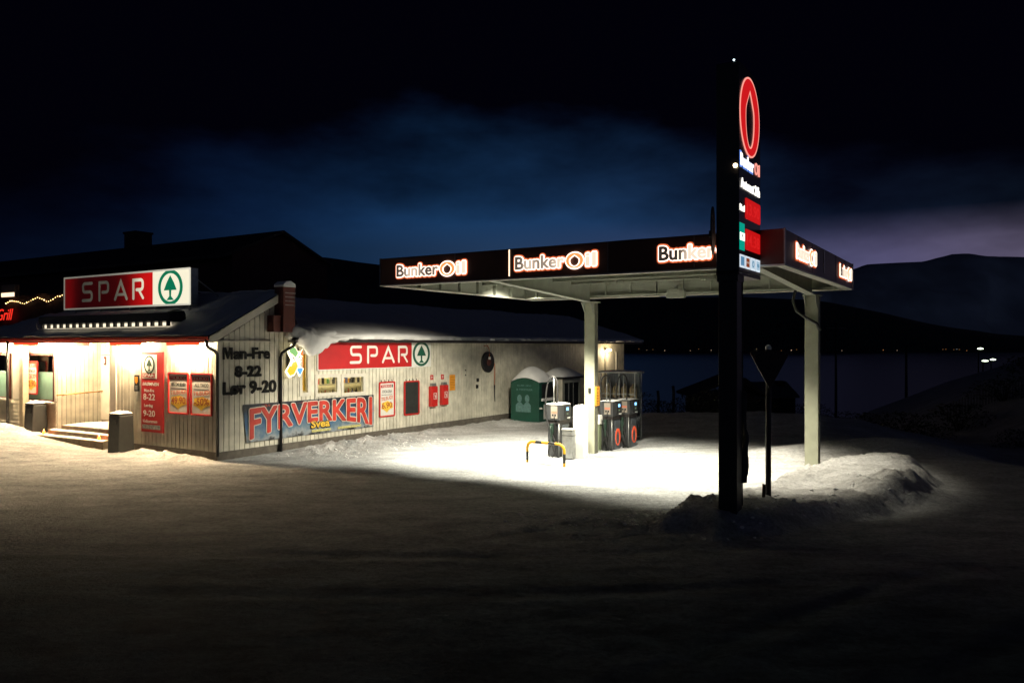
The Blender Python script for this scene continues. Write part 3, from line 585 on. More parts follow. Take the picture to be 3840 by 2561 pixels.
# roof edge light box under the sign
t = thing('rooftop_light_trough', 'long dark hooded light trough with a row of glowing bays on the roof edge', 'light trough', W(-.2, 8.15, 3.44), FRONT)
mb = MB(); mb.prism_x([(.0, .12), (.0, .34), (.45, .40), (.5, .3), (.5, .1), (.12, .10)], .0, 6.45); mb.build('hood', BLACK, t)
MB().box(.1, 6.35, .10, .13, .0, .09).build('glowing_strip', emis('trough lamp glow', (1, .86, .62), 1.3, True), t)
mb = MB()
for k in range(19): mb.box(.08+k*.345, .16+k*.345, .02, .098, -.01, .118)
mb.build('bracket', BLACK, t)
mb = MB(); mb.tube([(-.1, -.02, .2), (-.05, 0, -.02), (.3, .0, -.06), (6.3, 0, -.07)], .014, 6); mb.build('cable', WHITE, t)
mb = MB(); mb.grid(lambda a, b: (.15+6.2*a, .0+.5*b, .345+.06*b+.06*math.sin(math.pi*b)*(1+.8*noise.noise(Vector((a*18, b, 3))))), 80, 6); mb.build('snow', SNOW, t)
# ------------------------------------------------------------------ things on the shop front
s = thing('hours_banner', 'tall narrow red hours sign with the pine emblem on the shop front', 'sign', W(-.03, 3.14, .56), FRONT)
MB().box(0, .98, -.03, .0, 0, 2.18).build('panel', SIGNRED, s, bevel=.006)
MB().box(.06, .70, -.036, -.0305, 1.45, 2.1).build('emblem_card', WHITE, s)
emblem(s, .38, 1.83, .235, .25, -.040, mat('blackish green', (.02, .05, .03), .5, var=0), WHITE, .003)
MB().box(.08, .62, -.04, -.0365, 1.48, 1.60).build('name_bar', SIGNRED, s)
text('lettering', 'SPAR', .1, .60, 1.50, 1.58, -.043, WHITE, s, .01, .002)
for b, x0, x1, z0, z1, sh in (('BRØMNEN', .06, .80, 1.26, 1.35, .25), ('Man-Fre', .14, .58, 1.09, 1.17, 0), ('8-22', .1, .62, .87, 1.04, 0), ('Lørdag', .14, .52, .66, .76, 0), ('9-20', .1, .62, .42, .59, 0), ('Velkommen', .08, .72, .25, .34, .3)):
    text('lettering', b, x0, x1, z0, z1, -.033, WHITE, s, .012, .002, shear=sh)
MB().box(.05, .85, -.034, -.0305, .08, .2).build('photo_strip', mat('grey strip', (.25, .25, .24), .6, var=.5, scale=14), s)
def poster(label, loc, rz, wd, hh, lines, group=None, ground=PAPER, frame=RED, hook=False, price=True):
    p = thing('poster_frame', label, 'poster', loc, rz, group)
    f = MB(); f.ring(rrect(0, wd, 0, hh, .05), rrect(.045, wd-.045, .045, hh-.045, .03), -.05, -.006); f.build('frame', frame, p, bevel=.008)
    MB().prism(rrect(.03, wd-.03, .03, hh-.03, .02), -.02, -.002).build('sheet', ground, p)
    if lines:
        MB().box(.09, wd-.17, -.024, -.0205, hh-.19, hh-.10).build('header_bar', SIGNRED, p)
        text('lettering', 'TILBUD', .12, wd-.2, hh-.175, hh-.115, -.027, PAPER, p, .01, .002)
        MB().box(wd-.14, wd-.09, -.024, -.0205, hh-.19, hh-.10).build('header_mark', GREEN, p)
        text('lettering', lines[0], .15, wd-.15, hh-.36, hh-.27, -.024, INK, p, .02, .002)
        MB().box(.12, wd-.12, -.0235, -.0205, hh-.43, hh-.415).build('rule', INK, p)
        if price:
            k = hh
            st_ = [(.10, .24*k), (.3*wd, .20*k), (.5*wd, .12*k), (.62*wd, .19*k), (wd-.08, .25*k), (wd-.11, .33*k), (wd-.09, .37*k), (.55*wd, .45*k), (.12, .40*k), (.14, .33*k)]
            MB().prism(st_, -.0235, -.0205).build('splash', YEL, p)
        f1 = lambda X, Y: (.10+(wd-.2)*X, hh*.455+hh*.10*Y+.05*X)
        text('lettering', lines[1], 0, 1, 0, 1, -.0265, ORINK, p, .03, .002, fn=f1)
        f2 = lambda X, Y: (.13+(wd-.26)*X, hh*.235+hh*.17*Y+.02*X)
        text('lettering', lines[2], 0, 1, 0, 1, -.0265, mat('brown red ink', (.35, .06, .02), .6, var=.1), p, .035, .002, fn=f2)
    if hook:
        for k in range(4): MB().tube([(.12+k*(wd-.24)/3, -.02, hh), (.12+k*(wd-.24)/3, 0, hh+.06)], .012, 6).build('hook', BLACK, p)
    return p
poster('red framed offer poster, left one of the pair beside the tall red sign', W(-.025, 1.96, 1.10), FRONT, .86, 1.10, ('BIXEE', 'TILBUD!', '49.90'), 'framed posters on the shop front')
poster('red framed offer poster for all taco, nearest the corner downpipe', W(-.025, 1.01, 1.10), FRONT, .86, 1.10, ('ALL TACO', 'TILBUD!', '-50%'), 'framed posters on the shop front')
poster('red framed offer poster hanging inside the frosted porch window', W(.18, 9.66, 1.36), FRONT, .76, 1.06, ('COCOSBOLLER', 'TILBUD!', '10.90'), 'framed posters on the shop front')
poster('red framed cola offer poster with yellow splash on the side wall', W(6.05, -.03, .62), SIDE, .76, 1.13, ('COCA-COLA', 'TILBUD!', '6.90'), 'framed boards on the side wall', hook=True)
poster('empty blackboard in a red frame between cola poster and extinguisher boxes', W(7.28, -.03, .59), SIDE, .80, 1.14, None, 'framed boards on the side wall', ground=mat('black chalk board', (.02, .022, .02), .6, var=.3), hook=True)
s = thing('parcel_sign', 'small black and orange sign on a stand beside the tall red sign', 'sign', W(-.05, 3.43, 1.55), FRONT)
MB().box(0, .2, -.03, 0, .1, .55).build('panel', BLACK, s); MB().prism([(.04, .5), (.04, .36), (.1, .3), (.16, .36), (.16, .5)], -.036, -.0305).build('badge', ORANGE, s); MB().box(.05, .15, -.036, -.0305, .14, .26).build('plate', STEEL, s)
MB().tube([(.1, -.01, .1), (.1, -.01, -.18)], .012, 6).build('stem', STEEL, s)
s = thing('door_notice', 'small dark notice plate on the white porch door', 'notice', W(1.63, 7.72, 2.28), FRONT)
MB().prism(rrect(0, .10, 0, .28, .02), -.02, 0).build('plate', DRED, s); MB().box(.035, .065, -.024, -.0205, .06, .2).build('mark', WHITE, s)
def littered(label, loc, rz, h_, r_, snow=True, nm='litter_bin', grp='dark litter bins at the entrance'):
    b = thing(nm, label, 'bin', loc, rz, grp)
    MB().prism_x([(-r_, -.15), (r_, -.15), (r_*.82, h_), (-r_*.82, h_)], -r_, r_).build('body', mat('dark bin shell', (.035, .038, .036), .6, var=.2), b, bevel=.03)
    MB().prism(rrect(-r_*.9, r_*.9, h_, h_+.05, .02), -r_*.85, r_*.85).build('lid', BLACK, b, bevel=.01)
    MB().box(-r_*.6, r_*.6, -r_*.9-.012, -r_*.88, h_-.26, h_-.12).build('slot', BLACK, b)
    m_ = MB(); m_.grid(lambda a, c: ((a-.5)*1.8*r_, (c-.5)*1.7*r_, h_+.045+.07*math.sin(math.pi*a)**.5*math.sin(math.pi*c)**.5*(1+.3*noise.noise(Vector((a*4, c*4, h_))))), 14, 14); m_.build('snow_cap', SNOW, b)
littered('dark litter bin with a snow cap right of the entrance steps', W(-.42, 3.50, .02), FRONT, 1.0, .25)
littered('dark litter bin left of the entrance steps beside the wooden post', W(-.04, 8.62, .15), FRONT, .93, .25)
def candle(label, loc):
    c = thing('grave_candle', label, 'candle', loc, FRONT, 'burning candles on the steps')
    MB().lathe([(.03, 0), (.035, .02), (.035, .07), (.028, .09)], 12).build('holder', mat('red wax glass', (.4, .05, .01), .4, em=(1, .17, .02), es=9, var=0), c)
    MB().lathe([(.002, .09), (.014, .105), (.010, .13), (.001, .15)], 8).build('flame', emis('candle flame', (1, .42, .12), 14), c)
    l = bpy.data.lights.new('candle_light', 'POINT'); l.energy = 5; l.color = (1, .25, .05); l.shadow_soft_size = .03; lo_ = bpy.data.objects.new('candle_light', l); sc.collection.objects.link(lo_); lo_.parent = c; lo_.location = (0, -.02, .2)
candle('burning red candle at the left end of the lowest step', W(-.33, 7.6, .25)); candle('burning red candle on the right of the lower step beside the bin', W(-.30, 4.75, .25))
# ------------------------------------------------------------------ things on the side wall
t = thing('hours_lettering', 'black opening hours lettering on the gable wall beside the corner', 'lettering', C0, SIDE)
m_ = MB(); m_.box(.13, .185, -.045, -.03, 2.55, 2.86); m_.box(.375, .43, -.045, -.03, 2.55, 2.86)
m_.prism([(.186, 2.86), (.186, 2.76), (.262, 2.56), (.298, 2.56), (.374, 2.76), (.374, 2.86), (.33, 2.86), (.28, 2.70), (.23, 2.86)], -.0452, -.03); m_.build('line', INK, t)
text('line', 'an-Fre', .46, 1.66, 2.545, 2.86, -.045, INK, t, .012, .018, dil=.013)
text('line', '8-22', .50, 1.37, 2.08, 2.38, -.045, INK, t, .012, .018, dil=.014)
text('line', 'Lør 9-20', .13, 1.88, 1.62, 1.98, -.045, INK, t, .012, .018, dil=.014)
s = thing('wall_sign', 'long unlit red shop sign with the pine emblem on the side wall', 'sign', W(3.37, -.03, 2.18), SIDE)
MB().box(0, 5.32, -.05, 0, 0, .90).build('panel', WHITE, s, bevel=.004)
MB().box(.03, 4.27, -.056, -.0505, .03, .87).build('red_field', SIGNRED, s)
spar(s, 1.33, .17, .56, -.062, -.0565, WHITE, 1.22, 1.08)
emblem(s, 4.79, .45, .46, .42, -.056, GREEN, WHITE, .004)
# firework banner
bn = thing('firework_banner', 'long blue banner with big red FYRVERKERI lettering low on the side wall', 'banner', W(.74, -.04, .36), SIDE)
def bmat():
    m = bpy.data.materials.new('printed night sky banner'); m.use_nodes = True; n = m.node_tree.nodes; l = m.node_tree.links; b = n['Principled BSDF']; b.inputs['Roughness'].default_value = .5
    t_ = n.new('ShaderNodeTexCoord'); s_ = n.new('ShaderNodeSeparateXYZ'); l.new(t_.outputs['Object'], s_.inputs[0])
    nz = n.new('ShaderNodeTexNoise'); nz.inputs['Scale'].default_value = 2.6; nz.inputs['Detail'].default_value = 6; nz.inputs['Roughness'].default_value = .65; l.new(t_.outputs['Object'], nz.inputs['Vector'])
    a = n.new('ShaderNodeMath'); a.operation = 'MULTIPLY_ADD'; a.inputs[1].default_value = .9; l.new(nz.outputs['Fac'], a.inputs[0]); l.new(s_.outputs[2], a.inputs[2])
    cr = n.new('ShaderNodeValToRGB'); st_ = [(.44, (.012, .012, .012)), (.52, (.30, .34, .36)), (.64, (.16, .22, .27)), (.84, (.04, .12, .25)), (1.08/1.0 if False else .98, (.05, .14, .27)), (1.0, (.012, .02, .035))]
    while len(cr.color_ramp.elements) < len(st_): cr.color_ramp.elements.new(.5)
    dv = n.new('ShaderNodeMath'); dv.operation = 'DIVIDE'; dv.inputs[1].default_value = 1.45; l.new(a.outputs[0], dv.inputs[0])
    st_ = [(.28, (.012, .012, .012)), (.36, (.28, .31, .33)), (.46, (.12, .19, .25)), (.62, (.03, .10, .22)), (.80, (.02, .055, .11)), (.92, (.012, .015, .025))]
    for e, (p, c) in zip(cr.color_ramp.elements, st_): e.position = p; e.color = (*c, 1)
    l.new(dv.outputs[0], cr.inputs[0]); l.new(cr.outputs[0], b.inputs['Base Color']); return m
def fnb(a, b): return (5.06*a+.12*(1-b)*(1-a), -.004-.012*math.sin(a*9)**2-.02*(1-a)*(1-b), (1.0-.0*a)*b+.055*(1-a)*(b)*0+.02*math.sin(a*7)*b*0)
m_ = MB(); m_.grid(fnb, 60, 8); m_.build('sheet', bmat(), bn)
def arch(off):
    def f(X, Y):
        xx = .22+4.70*X; c_ = (2*X-1)
        lo2 = .38-.30*c_*c_; hi2 = .92-.05*np.clip(-c_, 0, 1)**2*1.3
        return xx, lo2+(hi2-lo2)*Y
    return f
LETW = mat('cream letter edge', (.62, .60, .52), .5, var=.05)
text('lettering_edge', 'FYRVERKERI', 0, 1, 0, 1, -.040, LETW, bn, 0, .002, fn=arch(0), dil=.052)
text('lettering', 'FYRVERKERI', 0, 1, 0, 1, -.048, mat('firework red', (.45, .035, .02), .5, var=.35, scale=2.5), bn, 0, .002, fn=arch(0), dil=.027)
text('lettering_edge', 'Svea', 2.34, 3.14, .15, .44, -.042, INK, bn, .01, .002, dil=.025); text('lettering', 'Svea', 2.37, 3.11, .18, .41, -.048, YEL, bn, .01, .002, dil=.008)
for x0, x1 in ((2.4, 3.15), (3.45, 4.45)): MB().prism(rrect(x0, x1, .06, .13, .03), -.044, -.038).build('strip', mat('pale yellow', (.5, .47, .18), .5, var=.4, scale=20), bn)
m_ = MB(); rr = random.Random(3)
for cx, cz in ((4.45, .93), (.8, .94), (2.1, .93), (4.9, .5)):
    for k in range(14):
        a = rr.uniform(0, 6.28); r_ = rr.uniform(.1, .28); c, s_ = math.cos(a), math.sin(a)
        p = [(cx+c*.03-s_*.008, cz+s_*.012+c*.004), (cx+c*r_, min(.99, max(.01, cz+s_*r_*.35))), (cx+c*.03+s_*.008, cz+s_*.012-c*.004)]; m_.add([(x, -.0375-.0002*k, z) for x, z in p], [(0, 1, 2)])
m_.build('firework_burst', mat('red sparks', (.5, .07, .04), .6, var=.5, scale=5), bn)
# extinguisher cabinets
cab = thing('extinguisher_cabinet', 'red fire extinguisher cabinet nearer the blackboard', 'cabinet', W(8.62, -.03, .80), SIDE, 'fire extinguisher cabinets')
MB().box(0, .34, -.15, 0, 0, .70).build('body', RED, cab, bevel=.02)
MB().box(.06, .28, -.12, -.02, .702, .80).build('top', STEEL, cab)
f = MB(); f.ring(rrect(.10, .26, .25, .47, .005, 1), rrect(.115, .245, .265, .455, .005, 1), -.156, -.1505); f.ribbon([(.20, .30), (.20, .36), (.16, .40)], .03, -.156, -.1505); f.build('pictogram', WHITE, cab)
c2 = copy_tree(cab); c2.location = W(9.25, -.03, .82); c2['label'] = 'red fire extinguisher cabinet nearer the yellow notice'
for x, lb in ((8.72, 'small red fire sign above the cabinet nearer the blackboard'), (9.33, 'small red fire sign above the cabinet nearer the yellow notice')):
    s = thing('fire_sign', lb, 'sign', W(x, -.03, 1.72), SIDE, 'fire signs'); MB().box(0, .16, -.012, 0, 0, .17).build('plate', RED, s); MB().box(.05, .07, -.016, -.0125, .04, .13).build('pictogram', WHITE, s); MB().box(.07, .12, -.016, -.0125, .08, .1).build('pictogram', WHITE, s)
s = thing('notice_sheet', 'yellow orange notice sheet on the side wall by the extinguishers', 'notice', W(9.84, -.03, 1.30), SIDE)
MB().box(0, .32, -.012, 0, 0, .56).build('sheet', ORANGE, s)
m_ = MB()
for k in range(8): m_.box(.03, .26+.02*(k % 3), -.015, -.0125, .06+k*.06, .075+k*.06)
m_.build('print', mat('faded brown print', (.3, .12, .02), .7), s)
# hose reel
rl = thing('cable_reel', 'black cable reel with orange cord on the side wall', 'reel', W(12.22, -.03, 2.28), SIDE)
m_ = MB(); m_.tube([(0, -.02, 0), (0, -.10, 0)], .40, 24); m_.build('drum', BLACK, rl)
m_ = MB(); m_.tube([(0, -.101, 0), (0, -.13, 0)], .14, 16); m_.build('hub', mat('reel hub', (.10, .03, .02), .5), rl)
MB().box(-.06, .08, -.15, -.131, .1, .2).build('label', WHITE, rl)
OC = mat('orange cord', (.5, .13, .03), .5)
MB().tube([(-.2, -.02, .62), (.0, -.04, .64), (.10, -.05, .5), (.05, -.1, .30), (.0, -.12, .15)], .015, 6).build('cord', OC, rl)
MB().tube([(.40, -.1, -.05), (.46, -.08, -.3), (.46, -.07, -.9)], .014, 6).build('cord', OC, rl)
MB().tube([(.46, -.07, -.9), (.46, -.07, -1.2), (.50, -.06, -1.55)], .026, 6, r2=.01).build('cord_end', BLACK, rl)
for x, z, s_, lb in ((11.55, 1.55, .10, 'small brown socket below the cable reel'), (11.5, 1.30, .11, 'small dark switch frame below the brown socket')):
    o = MB().ring(rrect(0, s_, 0, s_*1.3, .015), rrect(.03, s_-.03, .03, s_*1.3-.03, .005), -.05, 0).build('socket', BLACK, loc=W(x, -.025, z), rz=SIDE); tag(o, lb, 'socket')
for z, lb in ((1.98, 'upper of two small dark wall studs left of the reel'), (1.80, 'lower of two small dark wall studs left of the reel')):
    tag(MB().lathe([(.03, 0), (.028, .03), (.01, .05)], 10).build('wall_stud', BLACK, loc=W(10.83, -.03, z), rz=SIDE), lb, 'stud')
# coloured neon emblem by the downpipe
ne = thing('neon_emblem', 'glowing star shaped neon emblem in green, yellow and blue beside the downpipe', 'neon sign', W(2.08, -.14, 2.05), SIDE)
NW = emis('neon white edge', (1, .86, .52), 3.0)
def plate(pts, m, y): MB().prism(pts, y, y+.02).build('lit_shape', m, ne)
for pts, c_, s_ in (([(.10, .68), (.22, .86), (.34, .78), (.52, .52), (.40, .48), (.22, .62)], (.25, .65, .18), .9), ([(.03, .16), (.14, .02), (.28, .06), (.50, .40), (.34, .42), (.18, .36)], (1, .62, .0), 1.1), ([(.38, .20), (.50, .02), (.62, .20), (.50, .26)], (.12, .5, 1), 1.0), ([(.50, .62), (.60, .74), (.60, .56)], (1, .16, .03), 1.3)):
    cx = sum(p[0] for p in pts)/len(pts); cz = sum(p[1] for p in pts)/len(pts)
    plate([(cx+(x-cx)*.97, cz+(z-cz)*.97) for x, z in pts], emis('neon %.2f %.2f' % (c_[0], c_[1]), c_, s_), -.07)
    MB().ring([(cx+(x-cx)*1.26, cz+(z-cz)*1.22) for x, z in pts], pts, -.055, -.03).build('neon_tube', NW, ne)
MB().tube([(.48, -.05, .24), (.36, -.06, .5), (.50, -.05, .68)], .045, 8).build('neon_tube', NW, ne)
MB().tube([(.10, -.05, .66), (.22, -.06, .46), (.14, -.05, .30)], .04, 8).build('neon_tube', NW, ne)
MB().box(.15, .5, -.03, .09, .1, .8).build('backing', BLACK, ne)
MB().tube([(.2, -.0, .8), (.3, -.03, 1.0), (.52, -.02, 1.03), (.6, .08, .95)], .01, 6).build('cable', BLACK, ne)
l = bpy.data.lights.new('neon_glow', 'POINT'); l.energy = 9; l.color = (1, .85, .62); l.shadow_soft_size = .2; lo_ = bpy.data.objects.new('neon_glow', l); sc.collection.objects.link(lo_); lo_.parent = ne; lo_.location = (.32, -.22, .45)
# wall lamp at the far end
lp = thing('wall_lamp', 'lit bulkhead lamp high on the far end of the side wall', 'lamp', W(22.78, -.03, 2.72), SIDE)
MB().box(-.06, .06, -.1, 0, -.06, .08).build('bracket', BLACK, lp)
m_ = MB(); m_.lathe([(.01, -.07), (.10, -.055), (.15, 0), (.10, .04), (.01, .06)], 14, (.0, -.2, -.02)); m_.build('globe', emis('bulkhead glow', (1, .72, .36), 22), lp)
l = bpy.data.lights.new('lamp_glow', 'POINT'); l.energy = 60; l.color = (1, .8, .5); l.shadow_soft_size = .12; lo_ = bpy.data.objects.new('lamp_glow', l); sc.collection.objects.link(lo_); lo_.parent = lp; lo_.location = (0, -.36, -.12)
dd_ = MB(); dd_.box(22.95, 23.9, -.06, -.03, .1, 2.5); dd_ = dd_.build('side_door', CREAM2, shop, bevel=.01); MB().box(23.05, 23.09, -.12, -.065, 1.0, 1.2).build('handle', STEEL, dd_)
MB().tube([(24.0, -.07, 2.6), (24.0, -.07, .1)], .03, 8).build('downpipe', WHITE, shop)
MB().tube([(22.75, -.05, 2.6), (22.75, -.05, .1)], .025, 8).build('conduit', BLACK, shop)
# ------------------------------------------------------------------ forecourt canopy
cn = thing('forecourt_canopy', 'flat forecourt canopy with dark lettered fascia on two grey green columns', 'canopy', W(.27, -5.2, 0), FRONT)
LX, LY = 8.72, 6.75
MB().box(0, LX, 0, .10, 4.25, 4.83).build('fascia', FASCIA, cn, bevel=.008)
MB().box(LX-.10, LX+.002, .102, LY-.1, 4.25, 4.829).build('fascia', mat('fascia with sky tint', (.16, .105, .11), .5, .2, var=.15, scale=1.2), cn)  # lighter plum tone: sky reflection put into the colour
MB().box(0, .10, .102, LY-.1, 4.25, 4.829).build('fascia', FASCIA, cn)
MB().box(0, LX, LY-.098, LY, 4.25, 4.828).build('fascia', CANW, cn)
m_ = MB()
m_.box(-.02, LX+.02, -.02, .16, 4.222, 4.248); m_.box(LX-.15, LX+.02, .162, LY+.02, 4.222, 4.248); m_.box(-.02, .15, .162, LY+.02, 4.222, 4.248); m_.box(.152, LX-.152, LY-.16, LY+.02, 4.222, 4.248)
m_.build('bottom_flange', mat('bare edge trim', (.62, .61, .54), .45, var=.08), cn)
m_ = MB(); m_.box(-.015, .0, -.012, .11, 4.26, 4.84); m_.box(LX+.003, LX+.02, -.012, .06, 4.26, 4.84); m_.box(LX+.003, LX+.02, LY-.04, LY, 4.26, 4.84)
for x in (2.05, 5.55, 7.2): m_.box(x-.004, x+.004, -.006, -.001, 4.27, 4.83)
m_.build('panel_joint', STEEL, cn)
m_ = MB()
for y in (1.1, 2.2, 4.6, 5.7): m_.box(LX+.003, LX+.008, y, y+.012, 4.27, 4.82)
m_.build('panel_joint', BLACK, cn)
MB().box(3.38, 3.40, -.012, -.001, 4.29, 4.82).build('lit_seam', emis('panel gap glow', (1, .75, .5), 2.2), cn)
MB().box(LX+.003, LX+.014, 3.30, 3.36, 4.35, 4.80).build('lit_seam', STEEL, cn)
# corrugated deck
m_ = MB(); n_ = 44; pr = []
for i in range(n_):
    y0_ = .102+(LY-.21)*i/n_; d_ = (LY-.21)/n_; pr += [(y0_, 4.66), (y0_+d_*.45, 4.66), (y0_+d_*.5, 4.70), (y0_+d_*.95, 4.70)]
pr += [(LY-.105, 4.66)]; m_.prism_x(pr+[(LY-.105, 4.8), (.102, 4.8)], .102, LX-.102); m_.build('deck', CANW, cn)
m_ = MB(); m_.grid(lambda a, b: (.02+(LX-.04)*a, .02+(LY-.04)*b, 4.835+.05*math.sin(math.pi*a)**.3*math.sin(math.pi*b)**.3*(1+.4*noise.noise(Vector((a*8, b*8, 1))))), 60, 50); m_.build('snow', SNOW, cn)
# beams: I-beam under the deck through the columns, tapered cantilevers to the front
yc = 6.06; xcols = (2.20, 7.95)
m_ = MB(); m_.box(.11, LX-.11, yc-.012, yc+.012, 4.26, 4.655); m_.box(.11, LX-.11, yc-.09, yc+.09, 4.232, 4.257); m_.box(.11, LX-.11, yc-.09, yc+.09, 4.635, 4.655)
for k in range(12):
    x = .5+k*.72; m_.box(x-.012, x+.012, yc-.085, yc-.014, 4.26, 4.634)
m_.build('main_beam', CANW, cn)
for x in xcols:
    m_ = MB(); m_.prism_x([(.12, 4.40), (yc-.095, 4.10), (yc-.095, 4.654), (.12, 4.654)], x-.012, x+.012)
    m_.prism_x([(.12, 4.375), (yc-.095, 4.075), (yc-.095, 4.098), (.12, 4.398)], x-.09, x+.09); m_.build('cantilever_beam', CANW, cn)
for y in (.9, 1.9, 2.9, 3.9, 4.9):
    m_ = MB(); m_.box(.11, LX-.11, y-.01, y+.01, 4.50, 4.655); m_.box(.11, LX-.11, y-.04, y+.04, 4.49, 4.50); m_.build('purlin', CANW, cn)
m_ = MB()
for k in range(8): m_.box(.105, .19, .4+k*.8, .44+k*.8, 4.26, 4.64)
for k in range(11): m_.box(.4+k*.8, .44+k*.8, LY-.19, LY-.105, 4.26, 4.64)
m_.box(.1005, .104, .11, LY-.11, 4.26, 4.65); m_.box(.11, LX-.11, .1005, .104, 4.26, 4.65)
m_.build('rib', CANW, cn)
for x in xcols:
    z0 = zat(*(W(.27, -5.2)-Vv*x+Uv*yc).xy)-.3
    c_ = MB().box(x-.15, x+.15, yc-.1, yc+.12, z0, 4.07).build('column', mat('grey green column paint', (.33, .34, .255), .5, var=.10, scale=4, bump=.1), cn, bevel=.006)
    MB().box(x+.152, x+.16, yc-.08, yc+.10, z0, 4.05).build('column_side', mat('darker column side', (.12, .12, .09), .6), c_)  # side of the column darker than its front
    MB().box(x-.20, x+.20, yc-.16, yc+.18, 4.072, 4.10).build('cap_plate', CANW, c_)
    m_ = MB(); m_.prism_x([(yc-.101, 4.07), (yc-.101, 3.75), (yc-.34, 4.07)], x-.13, x-.12); m_.prism_x([(yc-.101, 4.07), (yc-.101, 3.75), (yc-.34, 4.07)], x+.12, x+.13); m_.build('gusset', CANW, c_)
x = xcols[0]
MB().box(x-.02, x+.05, yc-.125, yc-.101, 1.62, 1.76).build('switch', BLACK, cn)
# orange notice on the column's side
s = MB().box(0, .21, -.02, 0, 0, .52).build('warning_sign', ORANGE, loc=W(6.24, -7.57, 1.28), rz=SIDE); tag(s, 'orange warning notice on the side of the left canopy column', 'sign')
s.location = W(6.25, -7.575, 1.28)
m_ = MB()
for k in range(9): m_.box(.03, .17-.02*(k % 2), -.024, -.0205, .04+k*.042, .055+k*.042)
m_.prism([(.06, .43), (.15, .43), (.105, .50)], -.024, -.0205); m_.build('print', INK, s)
# dark cable loop by the right column head
MB().tube([(xcols[1]-.35, yc-.14, 4.2), (xcols[1]-.40, yc-.16, 3.95), (xcols[1]-.32, yc-.16, 3.72), (xcols[1]-.1, yc-.16, 3.55), (xcols[1]+.12, yc-.14, 3.42), (xcols[1]+.2, yc-.1, 3.25)], .035, 8).build('cable_loop', BLACK, cn)
# lamp housings with the lamps inside, below the deck
lf = thing('beam_lamp_box', 'grey lamp box hanging from the canopy beam between the columns', 'lamp', W(5.9, -9.75, 4.1), FRONT)
MB().box(0, .46, -.08, .08, 0, .22).build('housing', CANW, lf, bevel=.01); MB().box(.2, .26, -.02, .02, .22, .32).build('bracket', STEEL, lf)
def downlight(x, y, e, ang, aim=(0, 0, -1), z=4.43, bl=.22, col=(1, .92, .74)):
    p = W(.27, -5.2)-Vv*x+Uv*y
    o = thing('canopy_downlight', None, 'lamp', (p.x, p.y, z), FRONT, 'recessed lamps under the canopy')
    m1 = MB(); m1.ring(rrect(-.17, .17, 0, .34, .02), rrect(-.15, .15, .02, .32, .02), -.17, .05); m1.v = [(a, c-.17, b*.35-.02) for a, b, c in m1.v]; m1.f = [f_[::-1] for f_ in m1.f]
    m1.build('housing', CANW, o)
    l = bpy.data.lights.new('canopy_lamp', 'SPOT'); l.energy = e; l.color = col; l.spot_size = R(ang); l.spot_blend = bl; l.shadow_soft_size = .16
    q_ = bpy.data.objects.new('canopy_lamp', l); sc.collection.objects.link(q_); q_.parent = o; q_.location = (0, 0, -.14)
    wd = Vector(aim).normalized(); q_.rotation_mode = 'QUATERNION'; q_.rotation_quaternion = wd.to_track_quat('-Z', 'Y')
    return o
for x, lb, e in ((1.3, 'downlight under the canopy nearest its left end', 2700), (4.0, 'downlight under the middle of the canopy', 2700), (6.3, 'downlight under the canopy nearest its right column', 1600)):
    downlight(x, 3.6, e, 99, aim=(.0 if x < 6 else .03, .19 if x < 6 else .07, -1), bl=.42 if x < 6 else .5)['label'] = lb
# aimed to the shop wall: local aim in frame x=-v, y=+u
downlight(1.9, 4.2, 3500, 92, aim=(-1.0, .24, -1.15), bl=.5, z=4.63)['label'] = 'tilted lamp at the canopy end facing the shop wall'
downlight(1.0, 5.2, 2000, 28, aim=(-4.9, 7.5, -3.4), bl=.6, z=4.5)['label'] = 'added tilted lamp at the canopy end to brighten the green container'  # extra lamp put in to brighten the container's snow dome
# lettering
def outline_stops(spec): return spec
def fuel_logo(parent, body_x0, body_x1, z0, z1, y, dims, name='lettering', loc=None, rz=0, bold=.03, halo=.085, capw=None):
    """the name in back lit letters: bright outline plate behind, dim or bright face in front"""
    Lw = body_x1-body_x0; h = z1-z0; loc_ = (body_x0, 0, z0)
    face = boxlit('letter face %s' % dims[0], (.10, .13, .17), dims[1], Lw, (1, .80, .62)); hal = emis('letter halo', (1, .42, .16), 3.4); core = emis('letter outline', (1, .74, .60), 2.6, True)
    a = Lw*.62
    for nm, m_, dl, yy, dp in (('lettering_fringe', emis('letter fringe', (1, .19, .06), .85), .056, y+.012, .004), ('lettering_halo', core, .028, y, .008), ('lettering', face, .008, y-.014, .008)):  # fringe layer: glow spilling onto the fascia, put in as a glowing plate
        g = dl-.008
        text(nm, 'Bunker', -g, a+g, -g, h+g, yy, m_, parent, .01, dp, loc=loc_, rz=rz, dil=dl)
        text(nm, 'il', Lw*.875-g, Lw+g, -g, h+g, yy, m_, parent, .01, dp, loc=loc_, rz=rz, dil=dl)
    cx = Lw*.745; cz = h*.46; rw = Lw*.105; rh = h*.58
    MB().ring(ell(cx, cz, rw+.018, rh+.018), ell(cx, cz, rw-.006, rh-.006), y-.002, y+.008).build('ring_halo', core, parent, loc=loc_, rz=rz)
    MB().ring(ell(cx, cz, rw-.007, rh-.007), drop(cx, cz-.02*h, rw*1.25, rh*1.5), y-.010, y-.003).build('ring', mat('orange letter glow', (.2, .05, .03), em=(1, .32, .10), es=1.2, var=0), parent, loc=loc_, rz=rz)
    MB().ring(drop(cx, cz-.02*h, rw*1.25, rh*1.5), drop(cx, cz-.02*h, rw*1.0, rh*1.25), y-.013, y-.003).build('drop_outline', core, parent, loc=loc_, rz=rz)
fuel_logo(cn, .49, 2.33, 4.40, 4.66, -.02, ('one', [(0, .05), (.15, .06), (.2, .8), (.34, .7), (.42, .06), (.58, .08), (.66, .5), (1, 1.2)]))
